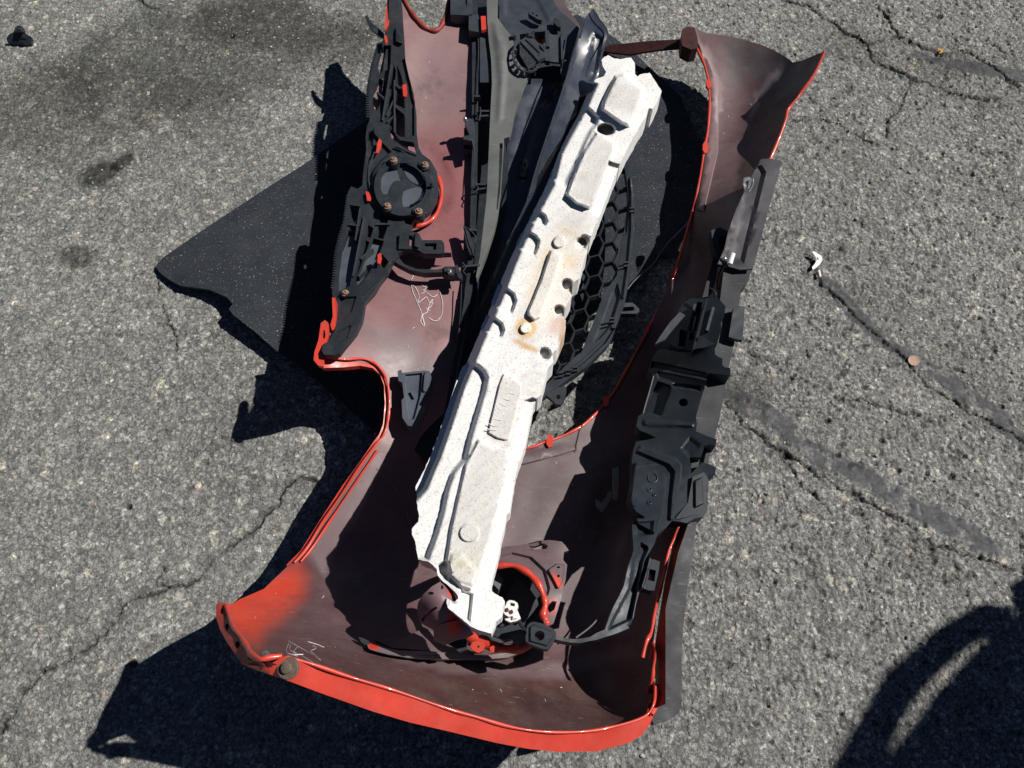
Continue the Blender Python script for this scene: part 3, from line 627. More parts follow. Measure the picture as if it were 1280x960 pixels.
# marker writing on the inner face
def marks(lines, name='marker_writing', r=.0005):
    for l in lines: tube(name, zb(l, d=.0012), r, M['chalk'], bump, n=5, smooth=4, flat_=.4)
marks([[(517,344),(514,352),(516,364),(521,376),(527,391),(531,407),(526,402),(528,393),(530,395)],
       [(531,407),(528,394),(534,390),(537,380),(541,374),(539,383),(533,386),(538,388)],
       [(515,356),(520,360),(524,370),(523,378),(533,371),(536,377),(541,379)],
       [(528,357),(533,360),(529,363),(532,364),(527,367)],
       [(550,365),(553,376),(553,390),(549,399),(543,401),(536,397)], [(533,365),(541,371),(547,368)]])
marks([[(360,801),(378,811),(401,825)], [(361,804),(358,815),(372,820)], [(363,806),(362,812),(370,816)], [(385,802),(395,805),(405,809)], [(391,807),(395,810),(388,814),(393,818),(399,824)], [(372,808),(366,817),(379,818)], [(378,820),(391,828)]], r=.0004)

# ------------------------------------------------------------------ black grille bracket
gb = thing('grille_bracket', 'black plastic grille bracket with toothed edge, ribs and a round screwed hub at its middle', 'bracket', 470, 250, 0.1)
gz = Spline2([(488,-60,.175),(487,7,.172),(465,110,.145),(520,160,.145),(455,200,.142),(505,232,.145),(547,232,.14),(432,275,.142),(416,365,.155),(405,440,.205),(440,420,.195),(455,375,.175),(490,325,.155),(564,316,.15),(500,100,.15)], 1e-3)
gout = [(487,-20),(499,-20),(502,5),(505,50),(506,72),(511,95),(517,117),(520,140),(520,160),(523,184),(528,193),(538,200),(546,214),(548,232),(546,248),(538,262),(528,270),(517,275),(513,285),(511,295),(522,292),(528,300),
        (552,300),(555,304),(554,315),(564,316),(530,318),(511,311),(497,316),(499,321),(490,327),(483,342),(475,352),(468,364),(456,377),(454,390),(452,400),(445,415),(436,426),(430,433),(424,441),(418,444),(405,443),(402,438),
        (404,430),(410,427),(419,412),(418,390),(416,372),(415,364),(418,350),(421,315),(426,295),(431,275),(435,240),(439,233),(447,236),(453,232),(454,216),(458,187),(457,172),(459,157),(462,150),(461,135),(461,110),(466,82),(474,54),(479,50),(485,35)]
gh = [[(476,60),(483,58),(482,66),(478,90),(475,92),(470,80)], [(474,98),(479,100),(476,128),(471,138),(465,134),(466,112)],
      [(492,80),(495,88),(493,110),(486,112)], [(492,114),(492,136),(484,144),(486,124)], [(491,140),(491,160),(482,152),(484,148)],
      [(496,80),(502,96),(505,110),(497,106)], [(497,110),(505,114),(506,136),(494,130)], [(494,134),(506,140),(506,171),(500,171),(494,166)],
      [(466,162),(462,176),(458,178),(460,165)], [(487,160),(500,175),(517,178),(521,192),(503,183),(489,172)],
      [(437,256),(450,258),(449,266),(443,279),(438,268)], [(437,281),(448,283),(446,290),(438,290)],
      [(460,281),(467,285),(463,298),(457,294)], [(457,300),(462,303),(457,316),(452,322)], [(450,324),(455,322),(446,344),(443,352)],
      [(476,268),(486,274),(484,279),(474,278)], [(473,282),(485,282),(479,299),(470,297)],
      [(468,158),(466,182),(464,185),(462,172)] , [(470,321),(478,318),(486,327),(480,336)],
      [(511,291),(515,293),(514,307),(510,309)], circle(527,268,6,3.2,8)]
gf = [([(436,288),(449,292),(446,320),(437,358),(423,366),(421,350),(427,315)], -.014, 1.4),
      ([(467,298),(480,301),(472,325),(458,346),(446,360),(444,352),(456,325)], -.014, 1.4),
      ([(479,58),(489,56),(488,90),(482,135),(476,145),(474,135),(480,90)], -.006, 1.2),
      ([(504,50),(497,36),(494,35),(494,52),(503,56)], .006, 1.2),
      ([(506,72),(512,100),(518,130),(518,170),(509,172),(508,120),(500,78)], -.005, 1.2),
      ([(458,178),(464,162),(476,176),(490,190),(478,200),(466,216),(466,232),(459,228),(459,200)], -.006, 2),
      ([(424,372),(446,370),(440,390),(428,404),(424,395)], -.005, 1.6), ([(421,415),(440,405),(434,424),(416,438),(410,434)], -.004, 1.5),
      ([(490,327),(497,322),(470,366),(455,378),(452,370),(472,350)], -.006, 1.4),
      (circle(431.5,367,6.5,5,12), .006, 1.2)]
gf.append((circle(505,232.5,43,43,30), .004, 1.5))
plate('frame', gout, gz, M['black'], gb, thick=.012, grid=2.6, feats=gf, holes=[h for h in gh if len(h) > 2], sharp=32)
# teeth along the outer edge
teeth = dens([(474,54),(466,82),(461,110),(461,148)], 3.0, False)+dens([(436,244),(432,275),(426,295),(421,315),(418,350),(416,362)], 3.2, False)
tm = []; 
for q in teeth:
    z0 = float(gz(np.array(q[0]), np.array(q[1])))
    tm.append(plate('tooth', [(q[0]-3.4, q[1]-.2), (q[0]-3.0, q[1]+1.2), (q[0]+1, q[1]+1.4), (q[0]+1, q[1]-.6)], z0, M['black'], gb, thick=.009, grid=9))
for q in ([(437,294),(448,297),(445,320),(436,357),(424,365),(423,350),(428,316)], [(468,299),(479,303),(471,325),(458,344),(447,358),(446,352),(457,325)]):
    plate('channel_floor', q, gz, M['slateb'], gb, dz=-.011, thick=.002, grid=4)  # lighter blue-grey floors imitate the sky reflected in the channels
# ribs
def rib(par, a, b, w, z0, z1, h, m, name='rib'):
    zf = lambda x, y: z0+(z1-z0)*np.clip(((np.asarray(x)-a[0])*(b[0]-a[0])+(np.asarray(y)-a[1])*(b[1]-a[1]))/((b[0]-a[0])**2+(b[1]-a[1])**2), 0, 1)
    return plate(name, band([a, b], w), zf, m, par, thick=h, grid=40)
for a, b in (((471,115),(482,124)),((483,144),(492,125)),((493,105),(506,115)),((493,132),(506,142)),((484,152),(493,144)),((436,280),(449,282)),((451,323),(466,310)),((470,280),(487,280)),((448,345),(458,336)),((489,80),(478,150)),((493,100),(493,165)),((450,260),(444,300)),((455,270),(441,345))):
    z0 = float(gz(np.array(a[0]*1.), np.array(a[1]*1.)))+.004; z1 = float(gz(np.array(b[0]*1.), np.array(b[1]*1.)))+.004
    rib(gb, a, b, 1.6, z0, z1, .014, M['slate'])
tube('raised_edge', [(q[0],q[1],float(gz(np.array(q[0]*1.),np.array(q[1]*1.)))+.003) for q in [(468,190),(463,205),(461,222),(463,240)]], .0012, M['slate'], gb, n=6)
tube('raised_edge', [(q[0],q[1],float(gz(np.array(q[0]*1.),np.array(q[1]*1.)))+.005) for q in [(494,183),(500,185),(510,190),(521,194)]], .0022, M['slate'], gb, n=6)
tube('raised_edge', [(q[0],q[1],float(gz(np.array(q[0]*1.),np.array(q[1]*1.)))+.005) for q in [(490,193),(500,195),(512,199),(520,203)]], .0016, M['slate'], gb, n=6)
# hub
hub = plate('hub', circle(505,232.5,34,35,40), .150, M['black2'], gb, thick=.02, grid=2.6, sharp=30, feats=[(circle(502.5,232,29,27,30), -.012, 1.6),
      ([(476,232),(478,214),(488,208),(497,213),(501,228),(492,238),(482,244)], .008, 1.5),
      ([(503,205),(516,204),(528,212),(532,226),(524,232),(511,226),(504,215)], .010, 1.5),
      ([(494,252),(503,238),(522,234),(531,238),(528,250),(516,257),(502,257)], .010, 1.5)])
for q, mm in (([(476,232),(478,216),(486,208),(494,210),(499,222),(500,231),(491,238),(482,243),(477,240)], 'slateb'), ([(503,204),(514,203),(526,209),(532,219),(532,228),(524,231),(513,226),(506,216)], 'slateb'), ([(497,256),(494,251),(503,240),(521,234),(530,238),(529,248),(519,256),(506,259)], 'slateb'), ([(482,247),(492,240),(501,234),(502,238),(494,250),(492,256),(486,254)], 'slate')):
    plate('hub_lobe', catmull(q, True, 3), .149, M[mm], gb, thick=.012, grid=2.6)
plate('hub_rim', circle(503.5,232.5,36,37,40), .158, M['black2'], gb, thick=.006, grid=4, holes=[circle(503,232.5,30,29,30)])
for q in ((492,199.5,.166),(531,205.5,.166),(484,257.5,.166),(523.5,264,.166)):
    plate('screw_boss', circle(q[0], q[1], 7.5, 7, 12), q[2]-.0035, M['black'], gb, thick=.012)
    fastener('screw', *q, .0062, M['rust'], gb, (rng.uniform(-.12, .12), rng.uniform(-.12, .12)))
fastener('screw', 431.5, 366.5, .168, .0058, M['rust'], gb, (.1, .05))
fastener('nut', 540, 231, .164, .0035, M['black2'], gb, kind='hex')
for poly, z0 in (([(470,190),(472,178),(474,173),(477,176),(476,184),(472,191),(468,191)], .150), ([(457,239),(461,240),(464,247),(463,251),(459,251)], .150),
             ([(472,318),(476,316),(477,322),(475,330),(472,329)], .168), ([(503,106),(508,105),(509,114),(508,121),(504,120)], .158), ([(480,45),(483,44),(485,52),(482,54)], .175)):
    plate('red_clip', poly, z0, M['red'], gb, thick=.004, grid=4)
# red paint ring of the bumper that shows beside the hub
tube('hub_recess_edge', [(548,222,.125),(552,238,.124),(550,255,.124),(544,270,.126),(533,279,.128),(520,283,.130),(512,285,.13)], .0034, M['red'], bump)
# arm to the latch
plate('arm', [(500,291),(510,288),(524,292),(528,301),(552,300),(555,304),(554,316),(551,317),(530,317),(520,311),(498,311)], .156, M['black'], gb, thick=.012, grid=3, holes=[[(511,294),(516,295),(514,307),(510,308)],[(531,304),(546,304),(545,312),(530,313)]], feats=[([(518,292),(524,293),(527,301),(524,310),(517,309)], .006, 1.2)])
plate('latch_arm', [(492,318),(498,321),(505,330),(520,336),(545,337),(552,336),(556,333),(566,333),(572,336),(574,344),(566,345),(556,345),(552,340),(530,341),(512,337),(498,330),(490,325)], .150, M['black'], gb, thick=.014, grid=3, feats=[([(553,333),(572,333),(572,345),(556,345)], .004, 1.2)])
fastener('screw', 562, 339, .158, .0038, M['steel'], gb, kind='hex')
plate('hook', [(568,332),(572,331),(574,337),(578,344),(577,349),(573,347),(570,340)], .155, M['black'], gb, thick=.01, grid=3)

# ------------------------------------------------------------------ long black radiator frame
rf = thing('radiator_frame', 'long black plastic radiator frame with grey dusty face, beside the red fascia', 'frame', 610, 250, 0.08)
fz = lin((595,0,.146),(620,300,.146),(560,520,.140))
def quadz(z): return z
# floor of the frame and its two rails
plate('back_web', [(597,-26),(628,-26),(640,40),(640,140),(632,260),(612,380),(590,470),(566,540),(557,532),(563,490),(579,410),(592,320),(597,250),(597,100)], lin((600,0,.092),(600,400,.092),(560,500,.085)), M['black'], rf, thick=.006, grid=20)
plate('left_rail', [(590,-26),(597,-26),(597,30),(597.5,140),(596,240),(594,300),(590,360),(580,420),(568,480),(560,520),(555,518),(562,478),(572,420),(583,350),(587,300),(588.5,240),(590,140),(590,30)], fz, M['black'], rf, dz=-.010, thick=.012, grid=6, wob=.0006)
tube('rail_edge', [(598,40,.140),(598,70,.140),(597,100,.140),(596.5,148,.140)], .0009, M['slate'], rf, n=6)
tube('rail_edge', [(592,160,.140),(593,175,.140),(592.5,200,.140),(590,240,.139)], .0008, M['slate'], rf, n=6)
plate('dusty_face', [(608,-26),(623,-26),(622,22),(630,34),(640,46),(643,58),(643,70),(652,84),(662,92),(656,104),(648,125),(643,142),(640,158),(637,171),(630,173),(630,180),(628,206),(626,240),(622,270),(618,287),(608,318),(596,349),
      (595,345),(600,320),(604,285),(608,250),(610,212),(613,140),(615,104),(614,75),(611,50),(609,24)], fz, M['greyp'], rf, dz=.002, thick=.012, grid=3.2, wob=.0004,
      holes=[[(624.5,179),(628.5,179),(627.5,206),(625,240),(622,262),(620.5,262),(623,230)]], feats=[([(612,24),(622,28),(636,60),(636,90),(630,150),(618,160),(620,100),(616,60)], .004, 8)])
plate('top_housing', [(563,-22),(590,-22),(590,17),(585,19),(563,18)], .155, M['slate'], rf, thick=.02, grid=6, feats=[([(568,-18),(584,-18),(584,8),(568,8)], -.004, 1)])
plate('top_housing', [(586,20),(598,18),(600,30),(599,40),(586,38)], 0.152, M['slate'], rf, thick=.014, grid=5)
plate('red_clip', [(601,20),(607,20),(608,36),(602,38)], .158, M['red'], rf, thick=.006, grid=4)
plate('side_block', [(600,46),(606,48),(611,62),(613,103),(600,103)], .142, M['slate'], rf, thick=.02, grid=6)
for a, b, w, z0 in (((597,138.5),(615,138.5),2,.146),((598,145),(614,144),2,.145),((594,230),(610,230.5),1.8,.145),((594,237),(610,234.5),1.8,.145),((580,286),(596,288),1.5,.148),((578,333),(600,331),2.2,.148),((592,120),(600,120),2,.15)):
    rib(rf, a, b, w, z0, z0, .012, M['slate'], 'crossbar')
for pts in ([(600,134),(601,139),(600,146),(599,151)], [(596,228),(595,232),(598,234),(595,240),(597,242)], [(580,283),(583,290),(586,303),(590,312),(592,320)], [(583,285),(590,290),(595,297),(593,304),(596,305)], [(578,328),(582,334),(579,339),(583,344)]):
    tube('clip_edge', [(*q, .149) for q in pts], .0010, M['slate'], rf, n=6, smooth=2)
plate('latch_plate', [(579,282),(584,284),(590,300),(593,318),(588,319),(583,306)], .148, M['black'], rf, thick=.01, grid=3)
ck = plate('side_clip', [(581,152),(586,148),(592,149),(594,160),(593,172),(592,186),(590,176),(579,174),(579,170),(587,169),(584,160)], .158, M['slate'], rf, thick=.014, grid=3)
fastener('screw', 581.5, 149, .164, .0036, M['steel'], rf, kind='dome')
plate('clip_body', [(580,160),(588,158),(592,176),(590,188),(580,186)], .142, M['black'], rf, thick=.02, grid=4)
for pts in ([(577,355),(575,400),(570,440),(565,470)], [(598,350),(594,395),(578,430),(570,460)], [(620,358),(605,380),(588,398),(588,420)], [(582,365),(576,405),(566,455)]):
    tube('stiffener_edge', [(*q, .135) for q in pts], .0009, M['black2'], rf, n=6)
plate('lower_block', [(497,464),(501,462),(503,466),(530,463),(537,464),(539,470),(535,492),(532,500),(520,528),(516,533),(510,532),(503,522),(502,500),(505,497),(503,478),(498,476)],
      lin((500,464,.15),(537,464,.15),(515,532,.145)), M['slateb'], rf, thick=.03, grid=3, feats=[([(506,468),(528,466),(526,494),(518,524),(511,526),(507,500)], -.005, 1.5), ([(509,492),(513,490),(518,499),(514,501)], -.007, 1), ([(530,465),(536,466),(533,490),(528,490)], .004, 1)])
plate('lower_web', [(535,466),(560,455),(575,470),(560,540),(540,580),(515,560),(516,533),(532,500)], .095, M['black'], rf, thick=.006, grid=20)

# ------------------------------------------------------------------ dark shell panel behind the foam
sp_ = thing('shell_panel', 'large dark plastic shell lying in shade between the grey frame and the foam bar', 'panel', 660, 200, 0.06)
plate('shell', [(660,95),(668,86),(690,82),(710,84),(735,115),(720,150),(690,230),(660,310),(630,370),(606,420),(590,450),(592,400),(600,340),(622,280),(630,230),(634,180),(645,135)], Spline2([(660,95,.115),(730,110,.11),(635,180,.10),(665,220,.09),(690,180,.10),(600,420,.09),(640,330,.09)]), M['gloss'], sp_, thick=.004, grid=12,
      feats=[([(650,130),(690,95),(700,110),(660,210),(640,280)], -.004, 8), ([(648,208),(652,202),(656,208),(660,214),(658,222),(645,222)], .004, 1), ([(645,230),(649,230),(649,237),(645,237)], .004, 1)])

# ------------------------------------------------------------------ gloss panel beside the foam
gp = thing('gloss_trim_panel', 'long narrow glossy blue black trim panel lying along the top left of the foam bar', 'trim panel', 710, 120, 0.1)
pz = Spline2([(740,12,.170),(760,42,.165),(730,25,.172),(700,120,.165),(665,230,.155),(735,112,.135),(745,95,.13),(675,225,.135),(610,375,.12),(700,180,.14),(600,400,.115)], 1e-3)
plate('panel', [(739,13),(742,10),(747,18),(752,28),(761,41),(757,52),(752,72),(748,95),(741,112),(733,116),(724,120),(720,141),(712,150),(700,178),(688,202),(672,232),(655,265),(640,297),(615,355),(602,388),(598,385),(612,350),(628,315),(645,280),(658,252),(664,228),(672,205),(680,180),(690,152),(698,128),(706,104),(714,78),(722,52),(729,25)],
      pz, M['gloss'], gp, thick=.005, grid=4, wob=.0004,
      feats=[([(741,38),(750,44),(756,43),(752,62),(747,92),(740,104),(732,105),(727,96),(735,70)], -.004, 5), ([(730,26),(733,26),(700,130),(668,228),(664,230)], .0035, 1.5)])
tube('edge_bead', [(729,26,.178),(715,74,.174),(700,122,.170),(683,172,.164),(668,218,.160),(661,246,.155)], .0012, M['slate'], gp, n=6)
tube('edge_bead', [(741,12,.178),(748,22,.178),(760,41,.172),(754,62,.168),(751,78,.165)], .0012, M['slate'], gp, n=6)

# ------------------------------------------------------------------ headlamp bracket with a round opening
hb = thing('headlamp_bracket', 'grey plastic headlamp bracket with round toothed opening, between the frame and gloss panel', 'bracket', 680, 50, 0.08)
hz = Spline2([(624,-50,.145),(624,22,.148),(690,-40,.145),(665,85,.150),(712,85,.145),(725,37,.14)], 1e-3)
plate('plate', [(624,-26),(686,-26),(689,-5),(694,4),(700,14),(708,20),(717,28),(724,35),(720,50),(714,70),(709,88),(704,96),(701,92),(700,78),(688,77),(672,77),(664,86),(658,86),(646,68),(641,55),(630,36),(624,24)],
      hz, M['slate'], hb, thick=.004, grid=3, wob=.0005,
      holes=[[(643,56),(649,50),(654,52),(672,72),(668,84),(660,86),(650,84),(644,74),(641,64)], [(662,42),(668,38),(680,38),(684,46),(684,62),(682,66),(676,58),(668,50)], [(703,74),(707,72),(710,74),(706,77),(702,77)]],
      feats=[([(628,-20),(665,-20),(690,30),(660,34),(630,20)], -.003, 5), ([(700,45),(703,40),(704,80),(701,88)], .006, 1)])
plate('rear_plate', [(690,-26),(704,-26),(707,5),(712,14),(721,26),(727,36),(720,46),(706,40),(694,20),(689,5)], .115, M['ring'], hb, thick=.004, grid=8, base=(.10,.07,.08))
plate('rib_block', [(660,13),(664,12),(679,21),(677,25),(672,24),(661,17)], .163, M['slate'], hb, thick=.01, grid=3, feats=[([(665,15),(675,21),(673,23),(664,17)], -.004, .8)])
plate('clip', [(692,22),(697,23),(700,28),(701,34),(697,33),(692,28)], .158, M['black'], hb, thick=.01, grid=3)
ring = arcpts(660, 68, 18.5, 22, 55, 235, 14)
tube('ring_rim', [(x, y, .162) for x, y in ring], .0022, M['slate'], hb, n=6, smooth=3)
tube('ring_rim', [(x, y, .145) for x, y in arcpts(660, 68, 16, 19, 55, 235, 14)], .0018, M['slate'], hb, n=6, smooth=3)
for i in range(8):
    a = math.radians(62+i*23); rib(hb, (660+15*math.cos(a), 68+18*math.sin(a)), (660+19.5*math.cos(a), 68+23*math.sin(a)), 1.5, .158, .163, .012, M['slate'], 'ring_tooth')
for q in ([(657,35),(661,34),(661,41),(657,42)], [(681,37),(686,38),(687,58),(683,58)], [(668,37),(680,35),(682,39),(668,40)], [(680,62),(687,61),(687,76),(682,76)], [(641,40),(644,39),(645,44),(642,45)]):
    plate('tooth', q, .160, M['slate'], hb, thick=.01, grid=6)
plate('crossing_bar', [(650,51),(657,46),(670,58),(681,66),(681,71),(673,76),(664,66)], .166, M['slate'], hb, thick=.008, grid=3, feats=[([(652,52),(657,49),(675,66),(671,70)], -.002, 1)])
plate('inner_block', [(668,42),(676,40),(682,47),(678,50),(672,47)], .12, M['reddark'], hb, thick=.01, grid=4)

# ------------------------------------------------------------------ honeycomb lower grille
hg = thing('honeycomb_grille', 'curved black honeycomb grille insert lying half under the right side of the foam bar', 'grille', 740, 350, 0.03)
hgz = Spline2([(784,200,.075),(791,250,.078),(787,337,.078),(772,400,.075),(755,440,.070),(707,475,.062),(677,497,.060),(720,300,.055),(690,420,.055)], 1e-3)
hout = [(778,192),(783,196),(786,205),(790,228),(793,252),(793,287),(791,310),(788,337),(785,358),(781,380),(776,392),(772,402),(766,420),(759,432),(745,446),(732,459),(715,471),(706,477),(692,487),(677,498),(664,507),(660,500),(677,486),(696,468),(705,459),(716,448),(727,440),
        (733,424),(740,407),(746,390),(752,375),(758,362),(764,354),(771,345),(774,325),(777,306),(781,284),(784,262),(785,245),(784,228),(781,212),(777,202)]
plate('surround', hout, hgz, M['slate'], hg, thick=.016, grid=3, feats=[([(786,210),(791,230),(792,286),(784,356),(780,376),(778,372),(784,330),(788,286),(788,240)], .004, 1),
      ([(768,412),(758,428),(730,454),(706,470),(704,467),(728,449),(752,426),(764,408)], -.005, 1.2), ([(752,400),(764,365),(772,352),(776,370),(764,408),(750,424),(738,432)], -.006, 2.5), ([(778,250),(783,240),(786,260),(784,290),(779,296)], -.003, 1.5)])
for cx, cy in ((790,262),(783,330),(765,400),(710,465),(719,461),(701,468)):
    for k in (-2.2, 2.2):
        z0 = float(hgz(np.array(cx*1.), np.array(cy*1.)))+.007
        plate('slot_rib', [(cx-3,cy+k-1),(cx+3,cy+k-1.4),(cx+3,cy+k+.6),(cx-3,cy+k+1)], z0, M['black'], hg, thick=.008, grid=9)
plate('tab', [(775,379),(790,378),(794,381),(799,386),(799,390),(795,392),(776,392)], .072, M['slate'], hg, thick=.012, grid=3, holes=[[(777,384),(792,383),(794,388),(778,389.5)]])
plate('tab', [(680,492),(690,484),(700,484),(707,482),(708,490),(705,500),(701,506),(695,505),(688,498)], .058, M['black'], hg, thick=.01, grid=3, holes=[circle(698,496,3,3,8)])
field = [(786,206),(786,245),(783,282),(776,315),(772,346),(760,362),(748,388),(738,410),(728,440),(700,466),(680,484),(655,497),(650,420),(700,330),(740,240),(768,192)]
# honeycomb lattice laid out on the grille itself (axes along the insert)
ax = np.array([math.cos(math.radians(113)), math.sin(math.radians(113))]); bx = np.array([-ax[1], ax[0]]); s = 23.0; w3 = 14.0
hv = {}; hedges = set()
def hx(i, j, k):
    c = np.array([725., 350.])+ax*(i*s*1.5+(0))*1.05+bx*((j*2+(i % 2))*w3*.5*1.05)
    a = math.radians(60*k); return c+ax*math.cos(a)*s*.66*1.05+bx*math.sin(a)*w3*.577*1.05
for i in range(-12, 13):
    for j in range(-8, 9):
        for k in range(6):
            c = np.array([725., 350.])+ax*(i*s)+bx*((j+(.5 if i % 2 else 0))*w3*1.35)
            def vv(k_): a = math.radians(60*k_); return c+ax*math.cos(a)*s*.667+bx*math.sin(a)*w3*1.35*.577
            p_, q_ = vv(k), vv(k+1)
            a_ = tuple(np.round(p_/1.5).astype(int)); b_ = tuple(np.round(q_/1.5).astype(int))
            if (b_, a_) in hedges or (a_, b_) in hedges: continue
            mid = (p_+q_)/2
            if sdf(field, p_[0], p_[1]) > -2 and sdf(field, q_[0], q_[1]) > -2:
                hedges.add((a_, b_))
                mz = lambda x, y: hgz(x, y)-.006
                plate('cell_wall', band([p_-(q_-p_)*.06, q_+(q_-p_)*.06], 1.9), mz, M['black'], hg, thick=.012, grid=40)

# ------------------------------------------------------------------ white foam bar
fo = thing('foam_bar', 'long white moulded foam bumper absorber with rust stains lying across the red cover', 'foam bar', 650, 430, 0.15)
foz = Spline2([(770,75,.190),(822,114,.185),(786,179,.190),(742,112,.186),(715,360,.215),(635,330,.215),(680,240,.202),(751,267,.205),(657,555,.255),(572,480,.250),(610,385,.228),(695,440,.235),(637,640,.275),(521,654,.285),(522,612,.275),(545,715,.302),(614,792,.318),(630,760,.314),(560,755,.318)], 1e-3)
fout = [(752,75),(756,71),(760,69),(768,73),(775,74),(780,73),(789,72),(793,78),(794,85),(794,92),(797,96),(800,93),(812,91),(819,101),(827,114),(824,121),(820,130),(816,136),(811,135),(808,145),(801,155),(795,167),(787,180),(781,192),(775,205),(768,222),(762,238),(756,253),(751,267),
        (742,287),(736,303),(733,309),(734,315),(731,320),(728,334),(724,348),(718,352),(713,357),(711,363),(715,369),(713,374),(707,384),(703,387),(703,393),(707,401),(707,412),(700,428),(696,437),(690,442),(692,452),(685,460),(681,476),(677,492),(672,498),(667,505),
        (662,530),(657,555),(651,573),(645,590),(641,615),(637,640),(633,644),(631,657),(627,672),(625,685),(620,707),(614,728),(614,738),(619,742),(628,747),(631,752),(629,760),(627,772),(620,777),(618,783),(614,792),(610,791),(600,788),(590,784),(575,772),(560,760),(558,754),(559,748),
        (563,750),(569,752),(573,748),(571,742),(566,737),(560,732),(552,725),(547,719),(546,712),(541,706),(535,702),(528,701),(523,699),(521,690),(519,677),(515,668),(515,661),(519,656),(523,652),(524,645),(522,636),(521,627),(521,612),(527,600),(533,588),(540,572),(555,530),(563,505),(572,480),(579,462),(587,445),(597,422),(607,400),
        (619,370),(633,335),(646,306),(661,276),(672,254),(683,232),(693,206),(702,184),(713,162),(727,137),(735,122),(743,111),(742,104),(744,99),(751,97),(755,95),(758,90),(754,84)]
leftline = [(745,104),(732,134),(712,170),(700,192),(690,232),(670,268),(652,306),(640,335),(626,372),(613,402),(603,424),(594,446),(578,484),(562,532),(548,572),(540,590),(531,612),(530,626),(534,645),(527,662)]
side_poly = [(730,95),(700,140),(670,200),(640,260),(600,340),(560,430),(530,500),(500,570),(480,620),(490,665)]+[(x_+4, y_+1) for x_, y_ in leftline[::-1][3:]]
def pk(cx, cy, r): return circle(cx, cy, r, r, 12)
white = (.81,.80,.785)
ff = [(side_poly, -.040, 11),
      ([(600,-10)]*3, 0, 1) if False else ([(668,262),(676,263),(683,268),(686,276),(682,284),(673,282),(656,276),(660,266)], -.010, 3.5),
      ([(652,286),(662,288),(671,293),(676,300),(674,310),(669,321),(655,315),(636,305),(644,290)], -.010, 3.5),
      ([(628,354),(636,360),(644,366),(647,375),(644,385),(640,393),(626,388),(608,380),(616,358)], -.010, 3.5),
      ([(612,393),(621,397),(629,403),(632,412),(629,420),(625,424),(612,418),(594,410),(602,395)], -.010, 3.5),
      ([(588,449),(600,455),(608,462),(612,472),(609,488),(592,545),(585,574),(570,592),(562,615),(557,640),(549,668),(541,690),(537,702),(500,705),(500,600),(560,470)], -.014, 7),
      ([(727,130),(738,134),(750,146),(748,156),(741,164),(734,178),(722,205),(707,236),(702,232),(685,224),(672,232),(700,170)], -.010, 5),
      ([(768,94),(780,90),(791,96),(806,110),(806,118),(800,130),(794,146),(787,160),(776,156),(750,138),(752,127),(760,110)], .016, 5),
      (circle(757,162,13,9,16), -.032, 4),
      ([(745,163),(752,164),(770,178),(769,188),(760,208),(751,232),(742,258),(737,262),(720,256),(706,244),(714,222),(728,190)], .012, 4),
      ([(687,313),(693,311),(702,318),(701,327),(676,398),(668,402),(659,394),(659,388),(675,350)], .010, 3),
      (pk(699,302,8), .006, 1.6), (pk(657,410,7.5), .006, 1.6), (circle(587,666,13,12,18), .004, 1.5),
      (pk(727,304,9), -.016, 3), (circle(731,300,8,8,12), -.01, 3), (circle(709,356,9,9,12), -.018, 3), (circle(699,388,8.5,8,12), -.018, 3), (circle(681,442,9,9,12), -.015, 3),
      ([(629,467),(640,470),(651,480),(652,490),(635,551),(622,548),(610,541),(612,530),(624,480)], .005, 1.5),
      ([(676,500),(666,496),(655,500),(652,512),(640,560),(632,580),(630,625),(612,690),(600,720),(594,745),(591,790),(640,800),(640,700),(690,520)], -.010, 1.8),
      ([(775,205),(760,200),(752,225),(738,262),(742,268),(755,275),(775,240)], -.008, 1.5),
      ([(597,547),(605,550),(618,560),(636,563),(640,580),(628,626),(612,680),(597,725),(590,740),(575,735),(560,720),(556,700),(562,660),(572,615),(580,580)], .008, 4),
      ([(563,690),(577,690),(600,715),(592,735),(570,728),(556,716)], .004, 5),
      ([(575,735),(592,742),(588,780),(562,760),(563,750),(572,752)], -.006, 3),
      ([(556,700),(562,702),(566,716),(560,728),(548,718),(545,706)], -.012, 4)]
cg = (.67,.65,.62)
fp = [([(760,100),(800,110),(795,140),(755,135)], cg, 12), ([(745,165),(768,182),(740,258),(712,245)], cg, 8), ([(700,262),(735,270),(728,330),(716,350),(700,400),(665,430),(640,420),(672,330)], cg, 26), ([(625,470),(655,482),(636,560),(606,548)], cg, 10), ([(597,552),(635,566),(612,680),(592,735),(560,715),(572,620)], cg, 14), ([(670,300),(735,285),(720,350),(700,400),(650,420),(655,380)], (.76,.72,.66), 30), (circle(657,410,13,13), (.66,.45,.22), 8), (circle(657,410,7,7), (.86,.82,.76), 4),
      ([(640,425),(650,425),(672,436),(670,441),(655,436)], (.62,.40,.20), 7), ([(700,398),(708,398),(705,424),(698,430)], (.55,.35,.20), 5), ([(688,400),(704,394),(702,416),(686,418)], (.70,.55,.48), 12),
      ([(694,280),(720,290),(722,298),(700,288)], (.72,.62,.48), 6), ([(706,318),(724,322),(720,336),(704,332)], (.76,.64,.50), 14), ([(560,690),(600,690),(600,720),(570,730)], (.70,.68,.60), 25),
      (circle(575,705,7,5), (.62,.60,.45), 8), ([(553,745),(566,742),(566,756),(556,756)], (.75,.72,.68), 6), ([(682,312),(690,312),(668,352),(664,380),(660,370)], (.72,.60,.42), 8)]
fout = [(q[0]+rng.uniform(-.35, .35), q[1]+rng.uniform(-.35, .35)) for q in dens(fout, 4)]
plate('foam', fout, foz, M['foam'], fo, thick=.02, under=.042, grid=2.2, feats=ff, base=white, paint=fp, wob=.0008, sharp=55)
